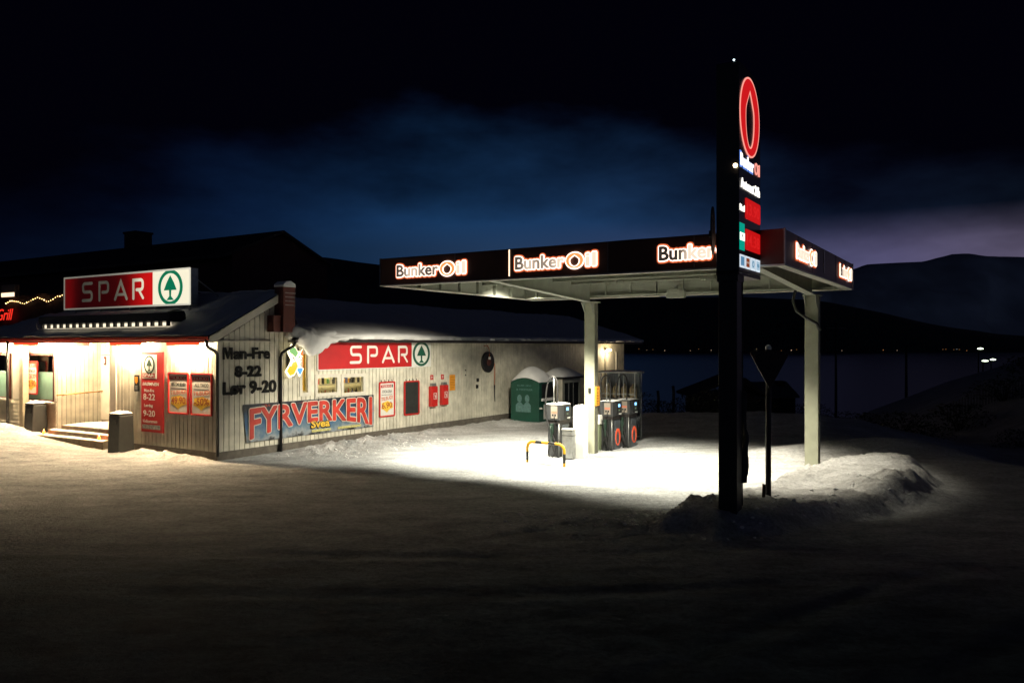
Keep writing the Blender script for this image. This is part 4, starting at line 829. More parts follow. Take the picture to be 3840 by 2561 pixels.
fuel_logo(cn, 3.54, 5.32, 4.40, 4.66, -.02, ('two', [(0, .08), (.12, .10), (.2, 1.0), (.30, .2), (.38, .35), (.5, .3), (.6, 1.0), (1, 1.4)]))
fuel_logo(cn, 6.56, 8.20, 4.41, 4.67, -.02, ('three', [(0, .03), (.2, .03), (.3, .08), (.4, 1.3), (1, 1.5)]))
sf = empty('fascia_frame', (LX, 0, 0), R(90)); 
bpy.data.objects.remove(sf)
for x0, x1, st_ in ((.80, 2.45, ('four', [(0, .3), (.05, 1.4), (.55, 1.6), (1, 1.2)])), (4.95, 6.45, ('five', [(0, .04), (.1, .06), (.2, .7), (.4, 1.4), (1, 1.1)]))):
    g = empty('side_lettering', (LX, 0, 0), R(90)); g.parent = cn
    fuel_logo(g, x0, x1, 4.42, 4.67, -.03, st_)
# ------------------------------------------------------------------ fuel pumps
def pump(loc, label, mast=True, first=True):
    p = thing('fuel_pump', label, 'fuel pump', loc, SIDE, 'fuel pumps under the canopy')
    MB().box(.04, .58, .02, .36, -.25, .84).build('cabinet', PUMPG, p, bevel=.012)
    MB().box(.2, .56, .008, .019, -.1, .80).build('side_panel', mat('pale side panel', (.10, .115, .13), .3, .3, var=.4, scale=2.5), p)
    MB().box(.0, .62, -.02, .38, .92, 1.34).build('head', PUMPG, p, bevel=.02)
    MB().box(.02, .60, .0, .36, .84, .92).build('neck', DARK, p)
    m_ = MB(); m_.grid(lambda a, b: (-.01+.64*a, -.03+.42*b, 1.342+.03*math.sin(math.pi*a)**.4*math.sin(math.pi*b)**.4), 10, 8); m_.build('snow', SNOW, p)
    d_ = MB().box(.26, .54, -.032, -.0205, .96, 1.30).build('display', BLACK, p)
    MB().box(.34, .46, -.038, -.0325, 1.17, 1.25).build('screen', emis('blue screen', (.25, .6, 1), 2.4), d_)
    MB().box(.36, .44, -.038, -.0325, 1.06, 1.10).build('screen', emis('green digits', (.35, .5, .3), .5), d_)
    MB().box(.38, .52, -.05, -.0325, .965, .985).build('receipt_slot', WHITE, d_)
    # front of the head: price label with nozzle icons
    MB().prism_x([(.05, .98), (.24, .98), (.24, 1.30), (.05, 1.30)], -.008, -.0005).build('grade_label', mat('beige label', (.26, .23, .19), .5, var=.1), p)
    m_ = MB()
    for yy in (.09, .16): m_.prism_x([(yy, 1.04), (yy+.045, 1.04), (yy+.045, 1.09), (yy, 1.09)], -.012, -.0085)
    m_.build('nozzle_icon', INK, p)
    MB().prism_x([(.06, 1.12), (.22, 1.12), (.22, 1.17), (.06, 1.17)], -.012, -.0085).build('grade_text', mat('faded red print', (.55, .16, .1), .6), p)
    # ring emblem on the side panel
    MB().ring(ell(.39, .33, .165, .24), drop(.39, .31, .22, .38), -.002, .0075).build('ring_emblem', mat('orange red emblem', (.75, .10, .04), .5, var=0, em=(1, .15, .05), es=.12), p)
    # nozzle, holster and hoses on the front
    MB().prism_x([(.10, .45), (.26, .45), (.26, .86), (.10, .86)], -.03, .039).build('holster', BLACK, p, bevel=.01)
    n_ = MB(); n_.box(-.12, -.035, .14, .21, .60, .84); n_.tube([(-.07, .175, .66), (-.10, .175, .50), (-.05, .175, .36)], .028, 8); n_.tube([(-.1, .175, .80), (-.16, .175, .70), (-.12, .175, .58)], .014, 6)
    n_.build('nozzle', mat('green black nozzle', (.012, .03, .02), .4, var=.3), p, bevel=.006)
    def loop(pts, nm='hose', r_=.022):
        P = [Vector(q) for q in pts]; out = []
        for i in range(len(P)-1):
            a, b, c, d = P[max(0, i-1)], P[i], P[i+1], P[min(len(P)-1, i+2)]
            for k in range(6):
                t = k/6; out.append(.5*((2*b)+(c-a)*t+(2*a-5*b+4*c-d)*t*t+(3*b-a-3*c+d)*t**3))
        out.append(P[-1]); MB().tube(out, r_, 8).build(nm, BLACK, p)
    if mast:
        MB().tube([(.08, .20, 1.3), (.08, .20, 2.02)], .014, 8).build('hose_mast', STEEL, p)
        loop([(-.05, .175, .38), (-.09, .26, .15), (-.10, .22, -.02), (-.09, .10, .04), (-.05, .09, .35), (-.03, .34, .9), (.0, .40, 1.4), (.05, .36, 1.9), (.08, .22, 2.06), (.08, .10, 1.9), (.04, .08, 1.4), (.0, .16, .9)])
        loop([(-.05, .175, .38), (-.08, .13, .18), (-.05, .04, .02), (.0, .0, -.02)])
    else:
        loop([(-.05, .175, .38), (-.10, .28, .12), (-.12, .30, -.02), (-.10, .20, -.05), (-.05, .10, .2), (-.03, .04, .9), (.0, .08, 1.4), (.03, .22, 1.8)])
        loop([(-.04, .19, .40), (-.09, .10, .12), (-.08, .02, .02), (-.04, -.03, .3), (-.02, -.04, .9)], r_=.013)
    MB().tube([(.03, .02, -.05), (.03, .02, .85)], .012, 6).build('edge_trim', STEEL, p)
    return p
def padz(u, v): 
    q_ = W(u, v); return zat(q_.x, q_.y)
pump(W(4.98, -7.15, padz(4.98, -7.15)+.03), 'fuel pump nearest the striped barrier with a tall hose loop')
pump(W(7.0, -7.72, padz(7, -7.7)+.02), 'fuel pump just right of the left canopy column')
pump(W(7.78, -7.88, padz(7.8, -7.9)+.02), 'rightmost fuel pump of the three behind the column')
# striped hoop barrier
bz = padz(3.8, -7.4)
hb = thing('hoop_barrier', 'yellow and black striped hoop barrier in front of the first pump', 'barrier', W(3.86, -6.86, bz), R(-32-8))
pth = [(0, -.3), (0, .36), (.02, .44), (.08, .50), (.16, .52), (.98, .52), (1.06, .50), (1.12, .44), (1.14, .36), (1.14, -.3)]
segs_ = []; acc = 0; cur = [pth[0]]
YB = mat('barrier yellow', (.75, .40, .01), .5, var=.1)
def sample(P, s_):
    for a, b in zip(P, P[1:]):
        d_ = math.dist(a, b)
        if s_ <= d_: return (a[0]+(b[0]-a[0])*s_/d_, a[1]+(b[1]-a[1])*s_/d_)
        s_ -= d_
    return P[-1]
tot = sum(math.dist(a, b) for a, b in zip(pth, pth[1:]))
MB().tube([(p[0], 0, p[1]) for p in [sample(pth, tot*k/40) for k in range(41)]], .034, 12).build('hoop', YB, hb)
m_ = MB()
for s0, s1 in ((.36, .56), (1.02, 1.22), (1.42, 1.62), (tot-.60, tot-.38)): m_.tube([(p[0], 0, p[1]) for p in [sample(pth, s0+(s1-s0)*k/4) for k in range(5)]], .0355, 12)
m_.build('stripe', BLACK, hb)
# small steel bin and round topped white post
tb = thing('waste_bin', 'grey metal waste bin between the first pump and the canopy column', 'bin', W(4.82, -7.62, padz(4.8, -7.6)), SIDE)
MB().box(0, .20, 0, .30, .02, .74).build('body', STEEL, tb, bevel=.012); MB().box(-.01, .21, -.01, .31, .742, .78).build('lid', mat('pale lid', (.5, .5, .47), .5), tb, bevel=.008); MB().box(-.004, .204, -.004, .304, .60, .615).build('rim', DARK, tb)
m_ = MB(); m_.prism_x([(0, -.3), (.34, -.3), (.34, 1.28)]+[(.17+.17*math.cos(R(a)), 1.28+.10*math.sin(R(a))) for a in range(15, 180, 15)]+[(0, 1.28)], 0, .24)
tag(m_.build('white_cabinet', mat('frosted white casing', (.85, .84, .80), .7, var=.06, bump=.4), loc=W(5.15, -7.80, padz(5.2, -7.7)), rz=SIDE, bevel=.03), 'white round topped cabinet coated in frost beside the canopy column', 'cabinet')
# small white paper dispenser left of the second pump
pd = thing('paper_dispenser', 'white paper towel dispenser on a green stand left of the second pump', 'dispenser', W(6.85, -7.40, padz(6.85, -7.4)), SIDE)
MB().box(0, .14, 0, .2, -.2, .72).build('stand', mat('grey green stand', (.14, .17, .10), .6), pd); MB().box(-.02, .18, -.02, .24, .72, .98).build('box', WHITE, pd, bevel=.02)
# gas bottle cage
cg = thing('bottle_cage', 'wire cage rack with a white topped roof behind the two right pumps', 'cage', W(9.35, -6.25, padz(9.3, -6.5)), FRONT)
m_ = MB(); 
for x in (0, .62, 1.14):
    for y in (0, .5): m_.box(x-.015, x+.015, y-.015, y+.015, -.2, 2.06)
for z in (.15, .7, 1.4): m_.box(-.01, 1.15, -.012, .012, z, z+.03)
m_.build('frame', STEEL, cg)
m_ = MB(); m_.box(-.06, 1.22, -.06, .56, 2.06, 2.10); m_.build('roof', STEEL, cg)
m_ = MB(); m_.grid(lambda a, b: (-.07+1.3*a, -.07+.64*b, 2.102+.05*math.sin(math.pi*a)**.3*math.sin(math.pi*b)**.3), 16, 8); m_.build('snow', SNOW, cg)
m_ = MB()
for k in range(16): m_.box(.03+k*.072, .034+k*.072, -.006, -.001, .15, 2.05)
m_.build('wire_mesh', DARK, cg)
MB().box(.02, 1.12, .40, .46, -.2, 2.05).build('back_panel', DKPUMP, cg)
m_ = MB()
for z in (.1, .72, 1.25): m_.box(.0, 1.14, .02, .46, z, z+.02)
m_.build('shelf', STEEL, cg)
rr = random.Random(8)
bl_ = MB().lathe([(.10, 0), (.12, .03), (.12, .30), (.08, .38), (.03, .40), (.03, .46)], 14)
src = None
for k in range(4):
    for z in (.12, .74, 1.27):
        if src is None:
            src = bl_.build('gas_bottle', mat('weathered gas bottle', (.35, .28, .16), .5, .3, var=.4, scale=12)); tag(src, 'gas bottle standing on a shelf inside the wire cage', 'gas bottle', 'gas bottles in the cage'); g = src
        else: g = src.copy(); sc.collection.objects.link(g)
        g.location = cg.location+(-Vv)*(.15+k*.28)+Uv*.22+Vector((0, 0, z))
# clothes bank
TG = mat('teal green container', (.007, .065, .042), .5, var=.15, scale=2)
cb = thing('clothes_bank', 'green arched clothes donation container with a thick snow dome', 'container', W(12.87, -.72, padz(12.8, -1.9)-.05), FRONT)
prf = lambda hh, w0=0, w1=1.26: [(w0, -.1), (w1, -.1), (w1, 1.55)]+[(w0+(w1-w0)*(1-k/10), 1.55+hh*math.sin(math.pi*k/10)) for k in range(1, 10)]+[(w0, 1.55)]
MB().prism(prf(.17), 0, 1.25).build('body', TG, cb, bevel=.02)
PT = mat('pale teal print', (.10, .21, .20), .6, var=.25, scale=14)
for b_, x0, x1, z0, z1 in (('KLÆR | SKO', .30, .92, 1.38, 1.46), ('& TEKSTILER', .26, .98, 1.24, 1.31)): text('lettering', b_, x0, x1, z0, z1, -.006, PT, cb, .005, .004)
m_ = MB()
for cx in (.40, .74):
    m_.prism(ell(cx, .93, .10, .15, 20), -.006-.001*(cx > .5), -.0005)
    m_.prism([(cx-.17, .42), (cx+.165, .42), (cx+.16, .68), (cx+.07, .78), (cx-.07, .78), (cx-.17, .68)], -.0045-.001*(cx > .5), -.0004)
m_.build('portrait_print', PT, cb)
m_ = MB(); m_.box(1.262, 1.275, .2, 1.1, .95, 1.5); m_.build('chute_opening', BLACK, cb); MB().box(1.262, 1.33, .15, 1.15, .84, .95).build('snow_ledge', SNOW, cb, bevel=.02)
MB().box(1.262, 1.27, .35, .8, .15, .7).build('info_sheet', PAPER, cb); MB().lathe([(.07, 0), (.07, .04), (.02, .07)], 10, (1.3, .08, .55)).build('knob', WHITE, cb)
def dome(x0, x1, y0, y1, z0, hh, sh=.2):
    m1 = MB(); m1.grid(lambda a, b: (x0+(x1-x0)*a, y0+(y1-y0)*b, z0+(.17*math.sin(math.pi*min(1, max(0, a))) if sh else 0)+hh*(math.sin(math.pi*a)**.55)*(math.sin(math.pi*b)**.5)*(1+.18*noise.noise(Vector((a*3, b*3, z0))))), 24, 20); return m1
dome(-.02, 1.28, -.02, 1.27, 1.56, .42).build('snow_dome', SNOW, cb)
# little boarded kiosk beside it
ks = thing('kiosk', 'small boarded kiosk with dark glazed side and snow on its roof', 'kiosk', W(15.0, -.95, padz(15, -1.5)-.05), FRONT)
boards(0, .9, 0, 1.62, pitch=.12, gap=.02).build('wall', CREAM, ks)
MB().box(0, .9, 0, .06, -.1, 1.62).build('wall_backing', GAP, ks)
m_ = MB(); m_.box(.84, .9, .06, .16, -.1, 1.62); m_.box(.84, .9, 1.45, 1.55, -.1, 1.62); m_.box(.84, .9, .16, 1.45, 1.45, 1.62); m_.box(.84, .9, .16, 1.45, -.1, .45); m_.box(0, .06, .06, 1.55, -.1, 1.62); m_.build('side_wall', CANW, ks)
MB().box(.85, .87, .16, 1.45, .45, 1.45).build('glazing', GLASSD, ks)
m_ = MB()
for y in (.55, .95): m_.box(.871, .89, y, y+.03, .45, 1.45)
m_.build('glazing_bar', STEEL, ks)
MB().box(-.08, 1.0, -.1, 1.65, 1.622, 1.70).build('roof', DARK, ks)
dome(-.1, 1.03, -.12, 1.68, 1.70, .38, 0).build('snow_dome', SNOW, ks)
# ------------------------------------------------------------------ price pylon
py_ = thing('price_pylon', 'tall black price pylon with a glowing red ring on a steel mast', 'sign', W(-.93, -13.53, 0), SIDE)
gz = zat(*W(-.8, -13.35).xy)
MB().box(0, 1.24, 0, .36, 4.06, 7.30).build('case', mat('black glossy case', (.010, .009, .009), .3, var=.2), py_, bevel=.012)
MB().box(.02, .30, .04, .33, gz-.5, 4.058).build('mast', DARK, py_, bevel=.01)
MB().box(.0, .34, .02, .35, 3.9, 4.057).build('mast_collar', DARK, py_)
RG = emis('lit red ring', (.62, .008, .010), 1.0); RE = emis('pink lit edge', (1, .35, .28), 1.1); WE = emis('white lit letters', (1, .95, .85), 2.0); BE = emis('blue lit letters', (.12, .25, .75), 1.2); RB = emis('red price display', (.55, .006, .006), 1.0)
ring_o = ell(.58, 6.55, .545, .62, 48); 
def drop48(cx, cz, w_, h): return drop(cx, cz, w_, h, 48)
MB().ring(ell(.58, 6.55, .56, .635, 48), ell(.58, 6.55, .535, .608, 48), -.012, -.0005).build('ring_edge', RE, py_)
MB().ring(ell(.58, 6.55, .534, .607, 48), drop48(.58, 6.52, .50, .93), -.010, -.0005).build('ring', RG, py_)
MB().ring(drop48(.58, 6.52, .50, .93), drop48(.58, 6.52, .465, .885), -.013, -.0006).build('drop_edge', RE, py_)
text('lettering', 'Bunker', .06, .80, 5.70, 5.90, -.012, WE, py_, .02, .01); text('lettering_edge', 'Bunker', .03, .83, 5.67, 5.93, -.006, BE, py_, .10, .004)
text('lettering', 'Oil', .86, 1.16, 5.70, 5.90, -.012, RE, py_, .03, .01)
text('lettering', 'Automat 24h', .09, 1.16, 5.36, 5.52, -.012, WE, py_, .03, .01)
text('lettering', 'Diesel', .03, .27, 5.0, 5.10, -.012, WE, py_, .04, .01)
for z0, z1, pr_ in ((4.91, 5.24, '13.90'), (4.42, 4.75, '14.38')):
    MB().prism(rrect(.33, 1.21, z0, z1, .04), -.008, -.0005).build('price_panel', RB, py_)
    text('digits', pr_, .40, 1.14, z0+.07, z1-.07, -.012, emis('brighter red digits', (.68, .012, .012), 1.0), py_, .02, .003)
TE = emis('teal panel', (.0, .42, .30), .8)
MB().box(.02, .28, -.008, -.0005, 4.39, 4.81).build('grade_panel', TE, py_); MB().box(.021, .279, -.011, -.0085, 4.54, 4.66).build('grade_stripe', WE, py_); text('digits', '95', .09, .21, 4.56, 4.64, -.014, mat('teal ink', (.0, .2, .15), .5), py_, .02, .002)
for k, c_ in enumerate(((.12, .30, .50), (.28, .05, .01), (.55, .72, .85), (.45, .65, .80))):
    x = .03+k*.30; MB().box(x, x+.26, -.008, -.0005, 4.12, 4.32).build('card_panel', emis('pale card light', (.75, .85, .95), .9), py_)
    MB().box(x+.04, x+.22, -.011, -.0085, 4.15, 4.29).build('card_mark', emis('card mark %d' % k, c_, .8), py_)
    if k == 1: MB().box(x+.045, x+.215, -.014, -.0115, 4.205, 4.235).build('card_stripe', emis('card stripe', (.5, .35, .3), .8), py_)
    if k == 2: MB().ring(ell(x+.13, 4.22, .06, .05, 20), ell(x+.13, 4.22, .04, .033, 20), -.014, -.0115).build('card_mark', emis('card ring', (.1, .3, .5), .7), py_)
    if k == 3: text('card_mark', 'VISA', x+.06, x+.20, 4.19, 4.25, -.014, emis('card ring', (.1, .3, .5), .7), py_, .02, .002)
MB().box(0, 1.24, .0, .36, 4.0, 4.055).build('bottom_plate', mat('plum plate', (.12, .07, .08), .5), py_)
b_ = MB(); b_.lathe([(.001, -.035), (.025, -.025), (.035, 0), (.025, .025), (.001, .035)], 12, (-.03, .05, 5.68)); b_.build('marker_light', emis('marker bulb', (1, .75, .45), 9), py_)
b_ = MB(); b_.lathe([(.001, -.02), (.02, 0), (.001, .02)], 10, (-.0, .08, 7.32)); b_.build('top_light', emis('tiny cool bulb', (.6, .8, .85), 3), py_)
s = thing('round_road_sign', 'round road sign seen edge on at the left side of the pylon', 'sign', W(-.84, -13.08, 4.72), R(70))
MB().prism(ell(0, 0, .30, .38, 28), -.02, .0).build('plate', mat('sign back grey', (.07, .065, .055), .6), s); MB().box(-.02, .02, .001, .05, -.1, .0).build('bracket', BLACK, s)
# torn banner cloth strapped to the mast
def cloth(a, b):
    zt_ = 1.95-1.45*b; wd_ = (.02+.22*b**.8+.05*math.sin(b*17))*(1 if b < .93 else .7)
    return (.32+wd_*a, .04+.05*math.sin(a*6+b*9), zt_)
m_ = MB(); m_.grid(cloth, 8, 30); o = m_.build('torn_banner', mat('dark wet banner cloth', (.05, .05, .045), .7, var=.3), loc=W(-.93, -13.53, gz-.1), rz=SIDE); o.modifiers.new('s', 'SOLIDIFY').thickness = .01
tag(o, 'torn dark banner cloth hanging down the right side of the pylon mast', 'cloth')
o = MB().tube([(.38, .06, .0), (.36, .05, 1.2), (.31, .04, 3.7)], .012, 6).build('guy_rope', BLACK, loc=W(-.93, -13.53, gz), rz=SIDE); tag(o, 'thin black rope running down beside the pylon mast', 'rope')
# give way sign from behind
gx = W(.87, -13.52); gw = thing('give_way_sign', 'dark back of a triangular give way sign on a tall pole', 'road sign', (gx.x, gx.y, zat(gx.x, gx.y)), R(3))
MB().tube([(0, 0, -.4), (0, 0, 2.52)], .048, 12).build('pole', DARK, gw)
MB().prism([(0, 1.83), (.34, 2.45), (.33, 2.50), (-.33, 2.50), (-.34, 2.45)], -.075, -.05).build('plate', mat('dull brown red back', (.03, .014, .009), .6, var=.3), gw, bevel=.005)
MB().lathe([(.05, 2.52), (.055, 2.56), (.03, 2.60), (.005, 2.61)], 12).build('snow_cap', SNOW, gw)
q_ = W(.43, -13.3); o = MB().tube([(0, 0, -.15), (.02, .02, .22)], .03, 8).build('marker_stub', mat('rusty stub', (.10, .06, .03), .8), loc=(q_.x+.25, q_.y, zat(q_.x+.25, q_.y))); tag(o, 'short leaning stub post between the pylon and the sign pole', 'post')
# ------------------------------------------------------------------ surroundings
bh = thing('large_house', 'large dark gabled house behind the shop with a low roof ridge', 'house', C0, SIDE)
m_ = MB(); m_.box(8.6, 14.0, 10.2, 44, -.2, 6.6); m_.prism([(8.6, 6.6), (14.0, 6.6), (14.0, 6.9), (11.3, 7.75), (8.6, 6.9)], 10.21, 10.3); m_.build('wall', mat('very dark red boards', (.045, .010, .008), .8, var=.3), bh)
m_ = MB(); m_.prism([(8.0, 6.62), (11.2, 7.98), (14.2, 6.72), (14.2, 6.62), (11.2, 7.84), (8.0, 6.48)], 10.0, 44); m_.build('roof', ROOFM, bh)
m_ = MB(); m_.box(11.0, 11.9, 20.6, 21.6, 7.4, 8.65); m_.box(10.95, 11.95, 20.55, 21.65, 8.65, 8.75); m_.build('chimney', mat('dark chimney brick', (.03, .02, .02), .9), bh)
for v in (13, 18.5, 23): MB().box(8.56, 8.59, v, v+1.1, 3.2, 4.4).build('window', GLASSD, bh)
# string of fairy lights on it
fl = thing('fairy_lights', 'string of small warm fairy lights sagging across the dark house', 'fairy lights', W(6.4, 0, 0), SIDE)
rr = random.Random(4); pts = []
for k in range(36):
    v = 23.9-k*.19; z = 4.95+.10*math.sin(k*.55)+rr.uniform(-.03, .03)+.16*k/36; pts.append((0, v, z))
MB().tube(pts, .004, 5).build('cable', BLACK, fl)
FB = emis('fairy bulb', (1, .62, .25), 9); bb = MB().lathe([(.001, -.022), (.022, 0), (.001, .022)], 8); b0 = None
for p in pts:
    s_ = rr.uniform(.6, 1.35)
    if b0 is None: b0 = bb.build('bulb', FB, fl); b0.location = p; b1 = b0
    else: b1 = b0.copy(); sc.collection.objects.link(b1); b1.location = p
    b1.scale = (s_,)*3
# bearers for it, a red neon script and a lit box sign at the picture's edge
an = thing('annex_house', 'dark low annex building beyond the shop at the left edge', 'house', C0, SIDE)
MB().box(6.5, 8.5, 15.5, 40, -.2, 5.3).build('wall', mat('very dark red boards', (.045, .010, .008), .8), an)
ns_ = thing('neon_script', 'red neon script lettering on the dark house at the left edge', 'neon sign', W(6.3, 23.6, 4.25), FRONT)
NR = emis('red neon tube', (.9, .03, .015), 1.1)
text('lettering', 'Grill', -.9, .55, -.12, .42, 0, NR, ns_, .0, .02, shear=.35)
bs = thing('box_sign', 'small lit box sign high on the dark house at the left edge', 'sign', W(6.2, 23.1, 5.45), FRONT)
MB().box(-.8, .45, 0, .2, -.25, .35).build('case', mat('brown sign box', (.18, .12, .08), .6), bs); MB().box(-.78, .40, -.02, -.001, -.22, -.03).build('lit_face', emis('box sign glow', (1, .75, .5), 1.6), bs)
# far shore lights
FL = [emis('far lamp %d' % k, c_, s_) for k, (c_, s_) in enumerate((((1, .45, .15), .5), ((1, .72, .5), .6), ((1, .5, .25), 1.6), ((.7, .9, 1), .5)))]
spots = [(1352, 2, 1), (1367, 1, 0), (1467, 1, 0), (1485, 1, 1), (1526, 2, 1), (1585, 1, 1), (1633, 2, 1), (1676, 1, 0), (1737, 1, 1), (1770, 1, 1), (1794, 1, 0), (1817, 3, 1), (1829, 1, 0), (1933, 1, 1), (2028, 2, 0), (2060, 1, 1), (2165, 1, 0), (2172, 1, 0), (2190, 1, 0), (2197, 1, 3), (2203, 1, 0), (2220, 1, 0), (1499, 1, 0), (1604, 1, 0)]
s0 = None; yf = 1120
for x, s_, c_ in spots:
    X = (x-1175.5)/1829*yf; z = 2.9+(794-(803+rr.uniform(-2, 2)))/1829*yf
    o = MB().lathe([(.001, -.8), (.7, -.3), (.7, .3), (.001, .8)], 8).build('shore_lamp', FL[c_], loc=(X, yf, z)); o.scale = (.35+.2*s_,)*3
    tag(o, 'tiny lamp glowing on the far shore of the fjord', 'lamp', 'lamps along the far shore')
# street lamps on the hillside to the right
for px_, py__, Y_, lb in ((2251, 800, 70, 'pale lamp on the right hillside, highest of the three'), (2262, 828, 66, 'pale lamp on the right hillside, lower and nearest of the three'), (2280, 825, 74, 'pale lamp on the right hillside, rightmost of the three')):
    X = (px_-1175.5)/1829*Y_; z = 2.9+(794-py__)/1829*Y_; g = zat(X, Y_)
    o = thing('street_lamp', lb, 'street lamp', (X, Y_, g), 0, 'street lamps on the right hillside')
    MB().tube([(0, .3, -.3), (0, .3, z-g+.1), (0, .05, z-g+.08)], .05, 8).build('pole', BLACK, o)
    MB().lathe([(.01, -.08), (.22, -.05), (.24, 0), (.01, .07)], 12, (0, 0, z-g)).build('lamp_head', emis('cool lamp head', (.85, 1, .72), 5), o)
# utility poles
for X, Y_, zt_, lb in ((24.4, 60, 4.7, 'thin dark utility pole by the water right of the canopy column'), (29.7, 60, 2.9, 'thin dark utility pole farther right along the shore')):
    g = zat(X, Y_); o = thing('utility_pole', lb, 'pole', (X, Y_, g), 0, 'utility poles by the water'); MB().tube([(0, 0, -.5), (0, 0, zt_-g)], .11, 8, r2=.08).build('pole', BLACK, o); MB().box(-.7, .7, -.05, .05, zt_-g-.5, zt_-g-.4).build('crossarm', BLACK, o)
for X, zt_, lb in ((6.04, 1.05, 'shorter of two dark fence stakes in the shrubs'), (6.67, 1.25, 'taller of two dark fence stakes in the shrubs')):
    g = zat(X, 33); tag(MB().tube([(0, 0, -.3), (.03, 0, zt_-g-.3), (.0, 0, zt_-g)], .06, 7).build('stake', BLACK, loc=(X, 33, g)), lb, 'stake', 'stakes in the shrubs')
# shore house and boathouse
HM = mat('dark hut boards', (.02, .016, .014), .9, var=.4)
hs = thing('shore_house', 'small dark house with a snow dusted roof behind the give way sign', 'house', (19.6, 60, 0), R(4))
gz_ = zat(19.6, 60)
MB().box(-1.9, 1.8, 0, 4, gz_-1, -.75).build('wall', HM, hs); m_ = MB(); m_.prism_x([(-.4, -.85), (2.0, .12), (4.4, -.85), (4.4, -1.0), (2.0, -.05), (-.4, -1.0)], -2.0, 1.95); m_.build('roof', mat('frosted roof', (.10, .11, .11), .9, var=.3, scale=3), hs)
MB().box(.95, 1.5, 1.2, 1.9, -.4, .2).build('chimney', HM, hs)
for k in range(3): MB().box(-1.75, -1.6, -.03, -.005, -1.15-.25*k, -1.05-.25*k).build('lit_window', emis('dim window', (1, .6, .3), .06), hs)
bt = thing('boathouse', 'low dark boathouse with a sloping roof left of the shore house', 'boathouse', (13.6, 50, 0), 0)
gz_ = zat(13.6, 50)
MB().box(-1.8, 1.6, 0, 4, gz_-1, -.1).build('wall', HM, bt); m_ = MB(); m_.prism([(-2.4, -.15), (-.6, .55), (.4, .95), (1.0, .9), (2.4, -.2), (2.4, -.35), (.4, .8), (-2.4, -.3)], -.3, 4.3); m_.build('roof', HM, bt)
# shrubs along the drift and on the slope
def shrub_mesh(seed, h_, r_, n_=500, twig=.045):
    rq = random.Random(seed); m1 = MB()
    for k in range(14):
        a = rq.uniform(0, 6.28); e = rq.uniform(.5, 1); p1 = (r_*.8*e*math.cos(a), r_*.8*e*math.sin(a), h_*rq.uniform(.55, 1))
        m1.tube([(0, 0, -.2), (p1[0]*.35, p1[1]*.35, p1[2]*.5), p1], .018, 5, r2=.005)
    for k in range(n_):
        a = rq.uniform(0, 6.28); t = rq.random()**.6; z = h_*rq.uniform(.15, 1); rad = r_*t*math.sqrt(max(.05, 1-(z/h_*1.0-.35)**2*1.6)); c = Vector((rad*math.cos(a), rad*math.sin(a), z))
        d1 = Vector((rq.gauss(0, 1), rq.gauss(0, 1), rq.gauss(.4, 1))).normalized()*twig*rq.uniform(.8, 2.2); d2 = d1.cross(Vector((rq.gauss(0, 1), rq.gauss(0, 1), rq.gauss(0, 1)))).normalized()*twig*.5
        m1.add([c-d1-d2*.3, c+d2, c+d1, c-d2], [(0, 1, 2, 3)])
    return m1
protos = [shrub_mesh(k, 1, 1).build('shrub', TREEM) for k in range(3)]
sh = [(4.8, 31.5, 1.0, 1.2), (6.1, 32.2, .9, .85), (7.3, 31.6, 1.1, 1.1), (8.4, 32.6, 1.0, 1.35), (9.7, 32.0, 1.2, .95), (14.2, 33, 1.3, .9), (15.6, 32, 1.2, 1.3), (17.6, 34, 1.4, .8), (20.2, 36, 1.6, 1.5), (23.5, 38, 1.8, 1.2), (26.5, 40, 2.0, 1.7), (19.2, 30, 1.0, .9), (22, 32, 1.1, 1.1), (25, 34, 1.5, 1.6), (29, 40, 2.2, 2.2), (32.5, 44, 2.4, 1.8), (35.5, 50, 3.0, 2.6), (40, 56, 3.0, 2.2), (44, 62, 3.4, 2.8), (11.6, 31.0, .9, .7)]
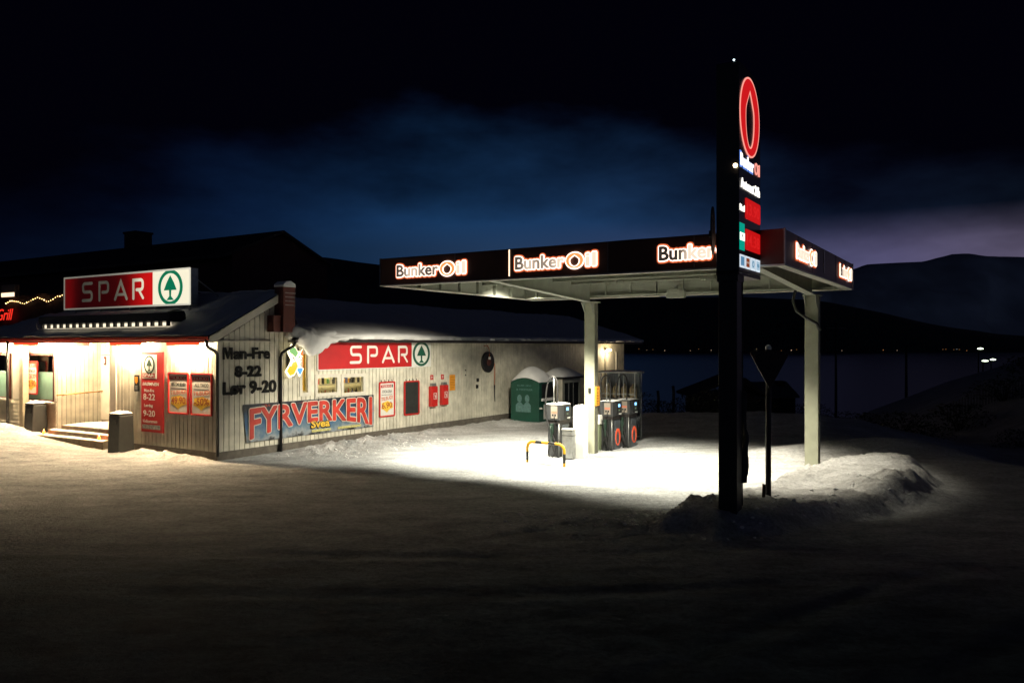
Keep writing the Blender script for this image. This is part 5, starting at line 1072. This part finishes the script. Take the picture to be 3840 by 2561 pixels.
desc = ['bare dark shrub in the snow just behind the right pumps', 'low bare shrub beneath the two fence stakes', 'dark shrub right of the fence stakes', 'wide dark shrub in front of the boathouse', 'dark shrub left of the pylon mast behind the drift', 'low shrub below the shore house chimney', 'shrub behind the top of the right column foot', 'low shrub right of the canopy column', 'spreading shrub below the first utility pole', 'shrub between the two utility poles', 'tall shrub below the second utility pole', 'small shrub at the foot of the snow slope', 'small round shrub above the snow slope', 'shrub halfway down the dark slope on the right', 'large shrub right of the second utility pole', 'shrub below the three hillside lamps', 'big dark bush left on the right hillside', 'bush under the hillside lamps', 'large bush highest on the right hillside', 'tiny shrub behind the drift near the sign pole']
for k, (x, y, r_, h_) in enumerate(sh):
    o = protos[k % 3] if k < 3 else protos[k % 3].copy()
    if k >= 3: sc.collection.objects.link(o)
    o.location = (x, y, zat(x, y)-.1); o.scale = (r_, r_, h_*.85); o.rotation_euler = (0, 0, k*1.3); tag(o, desc[k], 'shrub', 'shrubs along the snowy slope')
# picket fence on the right
pf = thing('picket_fence', 'short pale picket fence at the top of the far right slope', 'fence', (21.2, 38.8, 0), R(-12))
m_ = MB()
for k in range(26):
    x = k*.13; q_ = Matrix.Rotation(R(-12), 3, 'Z') @ Vector((x, 0, 0)); g = zat(21.2+q_.x, 38.8+q_.y); m_.box(x, x+.05, 0, .02, g-.1, g+.75+.05*(k % 3))
m_.build('picket', mat('grey pickets', (.2, .2, .19), .8), pf)
# small clods of snow thrown about the island and bank
cl = None; rr = random.Random(12)
base_ = bpy.data.meshes.new('snow_clods')
m_ = MB()
for k in range(420):
    t = rr.random()
    if t < .45: p = W(rr.uniform(1.4, 7), -rr.uniform(.5, 2.6)); p = (p.x, p.y)
    elif t < .8: p = (rr.gauss(2.2, 1.3), abs(rr.gauss(0, .6))+12.7)
    else: a_ = rr.random(); p = (3+5*a_+rr.gauss(0, .2), 12.0+4*a_+rr.gauss(0, .25))
    g = zat(*p); r_ = rr.uniform(.012, .04); q0 = len(m_.v)
    m_.lathe([(.02, -1), (.7, -.5), (1, .1), (.6, .7), (.02, 1)], 7)
    m_.v[q0:] = [(p[0]+a*r_*(1+.5*noise.noise(Vector((a, b, c+k)))), p[1]+b*r_*(1+.4*noise.noise(Vector((a+k, b, c)))), g+c*r_*.7) for a, b, c in m_.v[q0:]]
tag(m_.build('snow_clods', SNOW), 'small clods of snow scattered over the ploughed edges', 'snow clods', kind='stuff')
